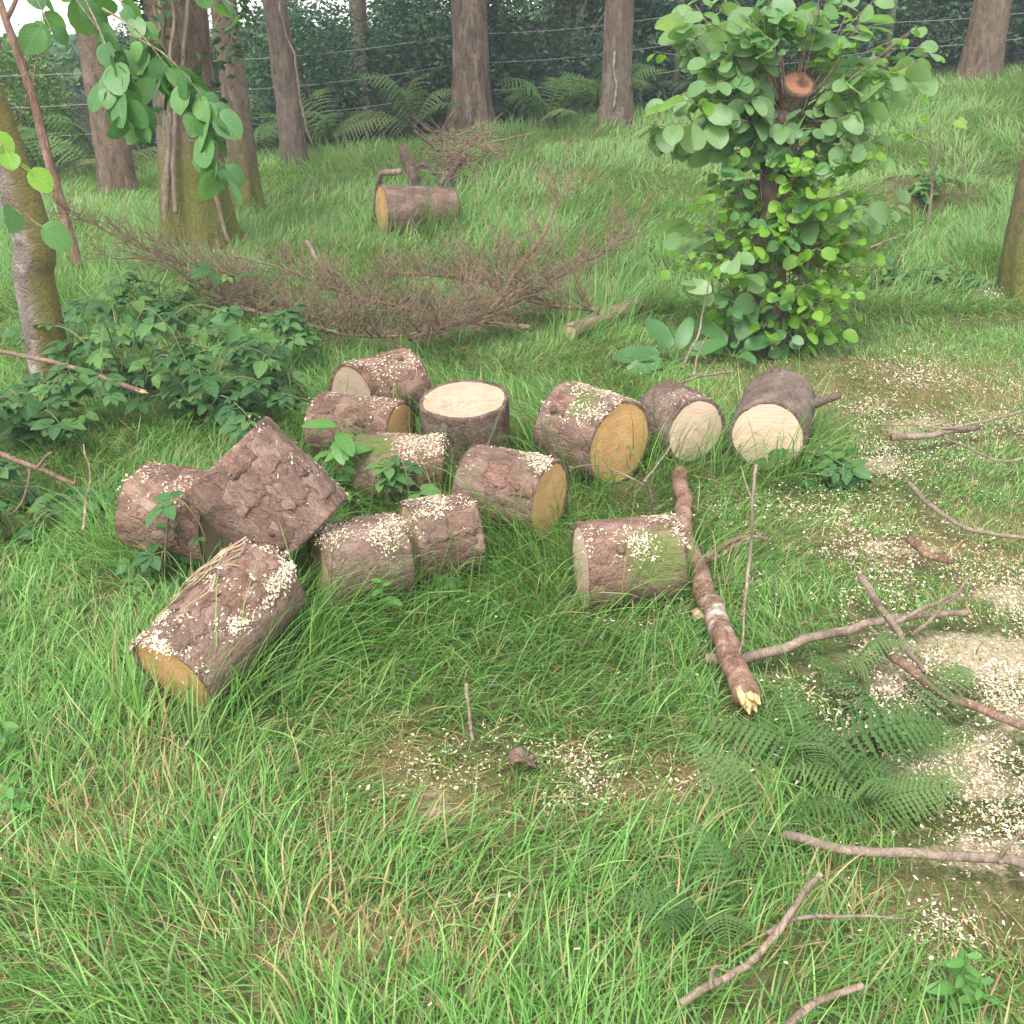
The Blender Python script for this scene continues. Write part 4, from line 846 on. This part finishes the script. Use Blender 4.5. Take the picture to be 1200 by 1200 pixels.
stick([(920, 980, .04), (1000, 995, .05), (1090, 1000, .05), (1165, 1008, .045), (1260, 1030, .04)], .012, .015, 'long straight grey stick lying through the ferns', 'stick', 9,
      side=(([(1168, 1008, .05), (1185, 985, .1), (1215, 955, .12)], .005), ([(1168, 1010, .05), (1200, 1003, .05), (1240, 995, .05)], .006)))
stick([(795, 1178, .04), (860, 1142, .06), (898, 1098, .1), (930, 1055, .13), (965, 1024, .16)], .009, .007, 'bent brown twig arching up out of the grass', 'stick', 10, wig=.015,
      side=(([(900, 1094, .1), (945, 1080, .08), (1000, 1076, .06), (1060, 1078, .05)], .005), ([(830, 1160, .05), (832, 1140, .08), (845, 1134, .08)], .004)))
stick([(915, 1215, .03), (960, 1172, .05), (1012, 1152, .06)], .009, .008, 'pale blunt stick poking out of grass near the leafy herb', 'stick', 11)
stick([(-60, 398, .25), (0, 412, .22), (60, 424, .2), (120, 442, .18), (166, 458, .16)], .012, .016, 'upper bare brown stick in front of the leaning tree', 'stick_red', 12, broken=-1, wig=.008)
stick([(-60, 508, .22), (0, 532, .2), (40, 548, .17), (88, 568, .12)], .014, .011, 'lower bare brown stick above the small bramble', 'stick_red', 13, wig=.008,
      side=(([(42, 549, .17), (52, 535, .22), (59, 530, .24)], .006), ([(36, 548, .17), (25, 590, .08), (0, 615, .05)], .004)))
stick([(1260, 468, .05), (1200, 482, .06), (1140, 495, .07), (1090, 500, .06), (1020, 497, .04)], .009, .004, 'long pale twig lying on the straw by the sawdust', 'stick', 14, name='twig', cat='twig', side=(([(1115, 497, .07), (1095, 482, .08), (1078, 470, .08)], .004),))
stick([(1042, 513, .03), (1090, 510, .03), (1150, 500, .03)], .02, .014, 'rotten short stick half buried in sawdust', 'stick', 15, moss=.1)
stick([(1260, 520, .05), (1220, 530, .05), (1172, 542, .06), (1110, 515, .05)], .007, .005, 'angled pale twig on the straw', 'stick', 16, name='twig', cat='twig')
stick([(1066, 563, .03), (1095, 598, .03), (1130, 618, .03), (1200, 632, .03), (1260, 635, .03)], .012, .008, 'fallen twig running through the grass behind the forked branch', 'stick', 17)
stick([(1068, 632, .03), (1085, 650, .03), (1115, 658, .03)], .018, .012, 'stubby bit of branch in the straw', 'stick_red', 18)
stick([(545, 800, .05), (547, 830, .04), (552, 865, .03)], .006, .005, 'short grey twig standing in the grass below the logs', 'stick', 19, name='twig', cat='twig')
stick([(755, 560, .3), (762, 590, .18), (770, 620, .06)], .005, .006, 'thin twig leaning on the green-stained log', 'stick', 20, name='twig', cat='twig', side=(([(756, 565, .28), (775, 540, .3), (795, 500, .36)], .004), ([(757, 570, .26), (700, 545, .25), (665, 550, .2)], .003)))
stick([(800, 432, .05), (812, 405, .12), (822, 380, .2), (832, 330, .42)], .009, .004, 'thin bare shoot leaning against the leafy stump', 'stick', 21, name='twig', cat='twig')
stick([(780, 455, .06), (815, 440, .1), (860, 432, .1)], .01, .006, 'dead curved twig on the ground under the dock leaves', 'stick', 22, name='twig', cat='twig', side=(([(812, 441, .1), (818, 415, .16), (830, 395, .2)], .005),))
stick([(95, 620, .3), (105, 570, .35), (97, 522, .42)], .005, .003, 'pale dead stalk standing in front of the brambles', 'stick', 23, name='twig', cat='twig')
stick([(275, 302, .12), (300, 305, .14), (340, 318, .12)], .014, .01, 'light stick on the dead brushwood', 'stick', 24, name='twig', cat='twig')
stick([(362, 285, .3), (375, 312, .22), (395, 322, .15)], .02, .013, 'crooked piece of branch in the dead brushwood', 'stick', 25)
stick([(1020, 290, .05), (1058, 276, .06), (1062, 270, .1)], .012, .008, 'pale stick lying by the hollow', 'stick', 26, name='twig', cat='twig')

# ------------------------------------------------------------------ dead brushwood
def brush(pix, label, k, n=190, spread=.5, h_=.35, mat='brush'):
    rng = random.Random(900+k); P = np.array([at(x, y, l) for x, y, l in pix]); b = P[0].copy(); b[2] = H(b[0], b[1]); root = thing('dead_branch', b, label, 'brushwood', 'dead brushwood in a low heap')
    P = wiggle(smooth_path(P-b, 40), .04, 3, k); v, f = tube(P, np.linspace(.017, .005, 40), 7, k, .2, 12); obj('stem', MB().add(v, f).mesh('stem', M[mat]), root)
    tg = (P[-1]-P[0]); tg /= np.linalg.norm(tg); R_ = np.random.default_rng(900+k); sd_ = np.array((-tg[1], tg[0], 0))
    ii = R_.integers(2, 39, n); o = P[ii]; a = R_.uniform(-1.2, 1.2, n); l = spread*R_.uniform(.25, 1, n)*(1.1-.5*ii/40)
    d = tg*R_.uniform(.2, .9, n)[:, None]+sd_*(R_.choice((-1, 1), n)*np.cos(a)*.8)[:, None]; d[:, 2] += np.abs(np.sin(a))*.9+R_.uniform(-.15, .25, n); d /= np.linalg.norm(d, axis=1)[:, None]
    t = np.linspace(0, 1, 7)[None, :, None]; bow = R_.normal(0, .12, (n, 1, 3)); Q = o[:, None]+d[:, None]*l[:, None, None]*t+bow*l[:, None, None]*(t*t)+R_.normal(0, .008, (n, 7, 3))*t
    v1, f1 = twig_batch(Q, np.broadcast_to(np.linspace(.0034, .0012, 7), (n, 7)))
    m_ = n*9; kk = R_.integers(0, n, m_); q = Q[kk, R_.integers(1, 7, m_)]; e = d[kk]+R_.normal(0, .55, (m_, 3)); e /= np.linalg.norm(e, axis=1)[:, None]; ll = R_.uniform(.04, .17, m_)
    t = np.linspace(0, 1, 3)[None, :, None]; Q2 = q[:, None]+e[:, None]*ll[:, None, None]*t+R_.normal(0, .12, (m_, 1, 3))*ll[:, None, None]*t*t
    v2, f2 = twig_batch(Q2, np.broadcast_to(np.array((.0017, .0013, .0008)), (m_, 3)))
    obj('twigs', tri_mesh('twigs', np.concatenate([v1, v2]), np.concatenate([f1, f2+len(v1)]), None, M[mat], True), root)
brush([(215, 330, .12), (330, 375, .15), (440, 395, .12), (520, 385, .2)], 'dead brown brushwood branch stretched along the far side of the brambles', 1, 150, .42)
brush([(620, 385, .1), (520, 370, .15), (430, 350, .2), (330, 315, .28)], 'bare twiggy branch lying across the middle of the brushwood', 2, 125, .5)
brush([(480, 395, .1), (570, 370, .15), (660, 325, .22), (745, 262, .4)], 'rust-brown twiggy branch reaching towards the leafy stump', 3, 120, .5)
brush([(560, 385, .12), (600, 330, .3), (640, 270, .5), (660, 215, .7)], 'brown branch with tips rising in front of the felled log', 4, 55, .45)
brush([(700, 370, .1), (620, 350, .15), (540, 330, .2), (450, 320, .25)], 'tangled dry branch under the rust-brown one', 5, 120, .45)
brush([(330, 345, .1), (240, 320, .15), (160, 290, .25), (70, 245, .5)], 'dark dead branch reaching to the leaning tree', 6, 80, .45)
brush([(380, 390, .08), (300, 350, .15), (230, 318, .2), (130, 300, .22)], 'dead branch half covered by bramble leaves', 7, 80, .4)
# torn roots and broken branches behind the felled log
bq = at(512, 222); tq = thing('root_heap', bq, 'heap of torn roots and dead needles at the foot of the stout conifer', 'roots'); rng = random.Random(3); mb = MB()
for k in range(150):
    o = up(bq, rng.uniform(500, 570), rng.uniform(140, 225))-bq; o[1] += rng.uniform(-.3, .9); o[2] = max(o[2]*.8, 0); d = np.array([rng.gauss(0, 1), rng.gauss(0, .6), rng.gauss(0, .5)]); d /= np.linalg.norm(d); l = rng.uniform(.15, .5)
    v, f = tube(wiggle(smooth_path([o, o+d*l*.5, o+d*l], 6), .08, 3, k), np.linspace(.007, .003, 6), 3, cap=False); mb.add(v, f)
obj('roots', mb.mesh('roots', plain_mat('roots', (.13, .075, .05), (.32, .21, .15), 20)), tq)
for pixs, r0, lab in (((( 523, 222), (530, 200), (545, 182)), .045, 'branch_stub'), (((480, 200), (495, 192), (512, 205)), .02, 'branch_stub'), (((484, 152), (500, 165), (515, 178)), .016, 'branch_stub')):
    p = [up(bq, *q)-bq for q in pixs]; v, f = tube(wiggle(smooth_path(p, 12), .02, 5, 4), np.linspace(r0, r0*.8, 12), 10, 4, .2, 12); obj(lab, MB().add(v, f, moss=0, lichen=0).mesh(lab, M['bark_dark']), tq)
p = [at(436, 262, .02), at(440, 232, .2), at(446, 203, .48), at(470, 201, .5)]; b = p[0]; tt = thing('bent_stick', b, 'bent pale stick hooked over the felled log', 'stick'); v, f = tube(np.concatenate([np.linspace(p[0]-b, p[2]-b, 8), np.linspace(p[2]-b, p[3]-b, 6)[1:]]), np.linspace(.02, .026, 13), 8, 2, .3, 16)
obj('stem', MB().add(v, f, moss=0, lichen=0).mesh('stem', M['stick']), tt)
b = at(480, 235); tt = thing('stump', b+np.array((.0, .2, 0)), 'small dark broken stump behind the felled log', 'stump'); v, f = tube([(.04, 0, -.05), (.02, .02, .2), (-.04, .03, .36), (-.08, .03, .46)], [.075, .06, .052, .045], 14, 3, .35, 14)
obj('wood', MB().add(v, f, moss=.2, lichen=0).mesh('wood', M['bark_dark']), tt)
# root strands over the sawdust log
mb = MB(); rng = random.Random(6); bb = (oA+oB)/2; oax = (oB-oA)/np.linalg.norm(oB-oA); ocd = (CAM-bb)/np.linalg.norm(CAM-bb); ocd -= oax*ocd.dot(oax); ocd /= np.linalg.norm(ocd); oud = np.cross(ocd, oax); oud = oud if oud[2] > 0 else -oud; oL = np.linalg.norm(oB-oA)
def on_log(t, a, h_=.012): return oA+oax*oL*t+(ocd*math.cos(a)+oud*math.sin(a))*(.132+h_)
for k in range(15):
    t0_ = rng.uniform(.55, 1.0); a0 = rng.uniform(.55, 1.2); ln = rng.uniform(.15, .5); sl = rng.uniform(-.5, .9); pp = [on_log(max(.0, t0_-ln*q), a0+rng.uniform(-.12, .12)+sl*q, rng.uniform(.002, .016)) for q in (0, .25, .5, .75, 1)]
    v, f = tube(wiggle(smooth_path([q-bb for q in pp], 20), .016, 12, k), np.linspace(.0034, .0014, 20), 5, cap=False); mb.add(v, f)
tr2 = thing('root_strands', bb, 'stringy pale root fibres lying over the sawdust-heaped log', 'roots'); obj('fibres', mb.mesh('fibres', plain_mat('fibre', (.2, .13, .08), (.42, .31, .21), 20)), tr2)
# a curled dead leaf and bits of bark in the grass
for px, py, s, lab in ((612, 888, .05, 'rust-brown bark flake lying in the sawdust'), (828, 722, .06, 'curled tan dead leaf beside the broken branch'), (850, 680, .05, 'dark bark scrap on the small sawdust pile')):
    p = at(px, py, .05); rng = random.Random(px); v = []; f = []
    for i in range(6):
        for j in range(6): v.append(((i/5-.5)*s*1.3+rng.uniform(-.004, .004), (j/5-.5)*s+rng.uniform(-.004, .004), .25*s*math.sin(i*.9)+.02*math.cos(j)*s))
    for i in range(5):
        for j in range(5): a = i*6+j; f.append((a, a+6, a+7, a+1))
    o = obj('bark_flake', MB().add(v, f, moss=0, lichen=0).mesh('bark_flake', M['bark_red'] if px != 828 else plain_mat('deadleaf', (.4, .28, .17), (.55, .42, .28), 30)), None, V(p)); o.modifiers.new('thick', 'SOLIDIFY').thickness = .004; tag(o, lab, 'leaf' if px == 828 else 'bark')

# ------------------------------------------------------------------ sawdust flakes
def flakes(P, N, rng, size, col):
    n = len(P); a = rng.normal(size=(n, 3)); a -= N*(a*N).sum(1)[:, None]; a /= np.linalg.norm(a, axis=1)[:, None]; b = np.cross(N, a)
    tl = N*rng.normal(0, .35, n)[:, None]; l = size*np.minimum(np.exp(rng.normal(0, .5, n)), 2.2)[:, None]; w_ = l*rng.uniform(.15, .6, n)[:, None]
    h_ = l*rng.uniform(.05, .4, n)[:, None]
    j_ = lambda: rng.uniform(.25, 1.25, n)[:, None]
    v = np.stack([P-a*l*j_()-b*w_*j_(), P+a*l*j_()-b*w_*j_()+tl*l, P+a*l*j_()+b*w_*j_()+tl*l+N*h_, P-a*l*j_()+b*w_*j_()+N*h_*.5], 1).reshape(-1, 3)
    i = np.arange(n)[:, None]*4; t = np.concatenate([i+np.array([[0, 1, 2]]), i+np.array([[0, 2, 3]])])
    c = np.array(col)[rng.integers(0, len(col), n)]*rng.uniform(.8, 1.1, n)[:, None]; return v, t, np.repeat(c, 4, 0)
CC = [(.70, .60, .43), (.60, .49, .33), (.76, .68, .54), (.48, .36, .22)]
rng = np.random.default_rng(12); PP = []; NN = []
for W, cl, cnt, sd_, A_, ax_, L_ in SURF:
    rad = W-(A_+np.outer((W-A_)@ax_, ax_)); Nn = rad/(np.linalg.norm(rad, axis=1)[:, None]+1e-6)
    cn = fbm(W*11, sd_+2, 3); wgt = np.clip(Nn[:, 2]-.35, 0, 1)**.8*np.clip(cn*2.3+.32, 0.05, 1)**2; wgt /= wgt.sum()
    k = rng.choice(len(W), int(cnt*4.6), p=wgt); tj = rng.normal(0, .011, (len(k), 3)); tj -= Nn[k]*(tj*Nn[k]).sum(1)[:, None]; PP.append(W[k]+tj+Nn[k]*.002); NN.append(Nn[k])
n = 420; a = rng.uniform(0, 6.28, n); r = UPTOP[1]*np.sqrt(rng.random(n))**.8; PP.append(np.stack([UPTOP[0][0]+np.cos(a)*r, UPTOP[0][1]+np.sin(a)*r, UPTOP[0][2]+.003-.03*0+np.sin(a)*r*(-.13)*-1*0], -1)); NN.append(np.tile((0, 0, 1.0), (n, 1)))
v, t, c = flakes(np.concatenate(PP), np.concatenate(NN), rng, .0029, CC)
tag(obj('sawdust', tri_mesh('sawdust', v, t, c, M['chip'])), 'pale chainsaw flakes lying on top of the logs', 'sawdust', kind='stuff')
PP = []
for cx, cy, rx, ry, s in CW:
    n = int(4200*s*rx*ry/.02)+60; n = min(n, 14000); x = cx+rng.normal(0, rx*.85, n); y = cy+rng.normal(0, ry*.85, n)
    ok = rng.random(n) < np.clip(.26+1.8*n2(x, y, 6, 5, 3), .03, 1); x, y = x[ok], y[ok]
    PP.append(np.stack([x, y, hgt(x, y)+.006+rng.exponential(.02, len(x))], -1))
n = 5000; x = rng.uniform(-2, 3, n); y = rng.uniform(1.3, 6, n); ok = rng.random(n) < np.clip(.25+.25*x, .05, .9); PP.append(np.stack([x[ok], y[ok], hgt(x[ok], y[ok])+rng.uniform(.01, .09, ok.sum())], -1))
P = np.concatenate(PP); N = rng.normal(size=(len(P), 3))*.35; N[:, 2] = 1; N /= np.linalg.norm(N, axis=1)[:, None]
v, t, c = flakes(P, N, rng, .0031, CC)
tag(obj('sawdust', tri_mesh('sawdust', v, t, c, M['chip'])), 'pale chainsaw flakes scattered in drifts over the grass', 'sawdust', kind='stuff')

# ------------------------------------------------------------------ grass
GC = np.array([(.09, .22, .033), (.11, .255, .044), (.15, .30, .063), (.225, .375, .108), (.063, .168, .031), (.13, .25, .073)])
ST = np.array([(.42, .34, .17), (.36, .25, .12), (.28, .24, .10)])
def grass(name, label, y0, y1, per, Lr, wr, segs, rng, lean=1.0, pale=0.0, seed=1, thatch=False):
    yy = rng.uniform(y0, y1, int(per*(y1-y0)*(1.15*(y0+y1)*.5+1.0)*1.6)); xm = .57*yy+.45; xx = rng.uniform(-1, 1, len(yy))*xm.max(); ok = np.abs(xx) < xm; xx, yy = xx[ok], yy[ok]
    # tufts: pull roots towards tuft centres
    tn = max(10, len(xx)//14); tx, ty = rng.uniform(-xm.max(), xm.max(), tn), rng.uniform(y0, y1, tn); k = rng.integers(0, tn, len(xx)); m_ = rng.random(len(xx)) < .45
    xx = np.where(m_, tx[k]+rng.normal(0, .025, len(xx)), xx); yy = np.where(m_, ty[k]+rng.normal(0, .025, len(xx)), yy)
    saw = mask(CW, xx, yy, 5); strw = mask(SW, xx, yy, 6); clump = n2(xx, yy, 1.6, 40+seed, 3)
    d = np.clip(1.05-.75*saw-.45*strw+.5*clump, .12, 1) if not thatch else np.clip(.4+.5*strw-.3*saw-.5*clump, .05, 1)
    if y1 > 11: d *= 1-sstep((yy-(13.0+.22*xx))/1.0)
    ok = rng.random(len(xx)) < d
    for ax, ay, bx_, by_, r in FOOT:
        ex, ey = bx_-ax, by_-ay; l2 = ex*ex+ey*ey+1e-6; t = np.clip(((xx-ax)*ex+(yy-ay)*ey)/l2, 0, 1); ok &= ((xx-ax-ex*t)**2+(yy-ay-ey*t)**2) > r*r
    for b_, r in ((b1, .13), (b3, .3), (bS, .12), (b9, .18)): ok &= ((xx-b_[0])**2+(yy-b_[1])**2) > r*r
    ok &= ((xx-HOLLOW[0])/.2)**2+((yy-HOLLOW[1]-.08)/.12)**2 > 1
    xx, yy, saw, strw, clump = xx[ok], yy[ok], saw[ok], strw[ok], clump[ok]; n = len(xx)
    lush = np.clip(.75+.5*n2(xx, yy, .9, 60+seed, 2)-.35*strw-.3*saw-.38*sstep((xx-.45)/.8)*(yy < 6.5), .3, 1.2)
    near = np.zeros(n)
    for ax, ay, bx_, by_, r in LUSH:
        ex, ey = bx_-ax, by_-ay; l2 = ex*ex+ey*ey+1e-6; t = np.clip(((xx-ax)*ex+(yy-ay)*ey)/l2, 0, 1); near = np.maximum(near, np.exp(-np.maximum(np.hypot(xx-ax-ex*t, yy-ay-ey*t)-r, 0)/.07))
    lush = np.maximum(lush, 1.5*near)
    if thatch: lush = np.minimum(lush, 1.0)
    L = rng.uniform(Lr[0], Lr[1], n)*lush*rng.choice([.6, 1, 1, 1.15], n); wd = rng.uniform(wr[0], wr[1], n)
    flow = 2.6*n2(xx, yy, .8, 70+seed, 2)*math.pi; az = flow+rng.normal(0, .85, n)
    lod = rng.random(n) < .46*min(1, lean); ph = np.radians(np.where(lod, rng.normal(30, 14, n), rng.normal(66, 15, n))); bend = np.radians(np.where(lod, rng.uniform(0, 60, n), rng.uniform(30, 150, n)))*lean
    if thatch: near = near*0; ph = np.radians(rng.normal(14, 12, n)); bend = np.radians(rng.uniform(0, 30, n)); az = rng.uniform(0, 6.28, n); lod = ph*0 > 1
    ph = ph+(near > .45)*np.radians(rng.uniform(0, 16, n)); bend = bend*np.where(near > .45, .75, 1)
    s = np.linspace(0, 1, segs+1); pts = [np.stack([xx, yy, hgt(xx, yy)+(rng.uniform(.004, .05, n) if thatch else -.01)], -1)]; dx, dy = np.cos(az), np.sin(az); tw = rng.normal(0, .35, n)
    for i in range(segs):
        e = ph-bend*(s[i]+.5/segs)**1.3; st = L/segs; a2 = az+tw*s[i]
        p = pts[-1]+np.stack([np.cos(e)*np.cos(a2)*st, np.cos(e)*np.sin(a2)*st, np.sin(e)*st], -1)
        p[:, 2] = np.maximum(p[:, 2], hgt(p[:, 0], p[:, 1])+.008+.01*rng.random(n)) if i > 1 else p[:, 2]; pts.append(p)
    rot = az+math.pi/2+rng.normal(0, .5, n); sd_ = np.stack([np.cos(rot), np.sin(rot), rng.normal(0, .15, n)], -1)
    V_ = []
    for i in range(segs): wgt = (wd*(.55+.45*min(1, s[i]*3))*(1-s[i]**2.2))[:, None]*.5; V_ += [pts[i]-sd_*wgt, pts[i]+sd_*wgt]
    V_.append(pts[segs]); V_ = np.stack(V_, 1); nv = 2*segs+1
    T = []
    for i in range(segs-1): a = 2*i; T += [(a, a+1, a+3), (a, a+3, a+2)]
    T.append((2*segs-2, 2*segs-1, 2*segs)); T = (np.arange(n)[:, None, None]*nv+np.array(T)[None]).reshape(-1, 3)
    c = GC[rng.integers(0, len(GC), n)]*(1+.32*clump)[:, None]*rng.uniform(.75, 1.3, n)[:, None]
    if pale: c = c*(1-pale)+np.array((.22, .37, .125))*pale
    dry = rng.random(n) < (.045+.5*strw+.12*saw+.03*pale); c[dry] = ST[rng.integers(0, 3, dry.sum())]*rng.uniform(.8, 1.2, dry.sum())[:, None]
    if thatch: c = np.array([(.40, .29, .15), (.30, .20, .10), (.22, .16, .075), (.46, .37, .21), (.16, .18, .06)])[rng.integers(0, 5, n)]*rng.uniform(.7, 1.2, n)[:, None]
    c = np.repeat(c[:, None], nv, 1); c[:, :2] = c[:, :2]*.55+np.array((.22, .22, .09))*.45
    tag(obj(name, tri_mesh(name, V_.reshape(-1, 3), T, c.reshape(-1, 3), M['grass'])), label, 'grass', kind='stuff')
    return len(T)
g = np.random.default_rng(99)
nt_ = grass('grass', 'long lush grass flopping over in the near clearing', .9, 3.3, 7200, (.08, .31), (.0022, .0055), 5, g, 1.0, 0, 1)
nt_ += grass('grass', 'green grass round the logs', 3.3, 6.2, 5000, (.08, .28), (.0026, .0056), 4, g, 1.0, 0, 2)
nt_ += grass('grass', 'tall soft grass beyond the brushwood', 6.2, 9.5, 1900, (.16, .38), (.005, .009), 3, g, .8, .35, 3)
nt_ += grass('grass', 'pale seeding grass below the wood', 9.5, 17, 900, (.14, .36), (.006, .011), 3, g, .7, .5, 4)
nt_ += grass('dead_grass', 'matted straw-brown dead grass under the green blades', .9, 6.4, 2600, (.05, .15), (.0016, .0032), 2, g, 1.0, 0, 5, True)


# ------------------------------------------------------------------ thin moist air
def haze():
    m, t, out = new_mat('haze'); pv = t.nodes.new('ShaderNodeVolumePrincipled'); pv.inputs['Color'].default_value = (.86, .93, 1, 1); pv.inputs['Density'].default_value = .0028; pv.inputs['Anisotropy'].default_value = .0
    t.links.new(pv.outputs[0], out.inputs['Volume'])
    x0, x1, y0, y1, z0, z1 = -30, 30, -12, 34, -2.5, 15.5
    v = [(x, y, z) for x in (x0, x1) for y in (y0, y1) for z in (z0, z1)]
    f = [(0, 1, 3, 2), (4, 6, 7, 5), (0, 4, 5, 1), (2, 3, 7, 6), (0, 2, 6, 4), (1, 5, 7, 3)]
    tag(obj('haze', MB().add(v, f).mesh('haze', m, False)), 'thin pale haze in the damp woodland air', 'haze', kind='stuff')
haze()
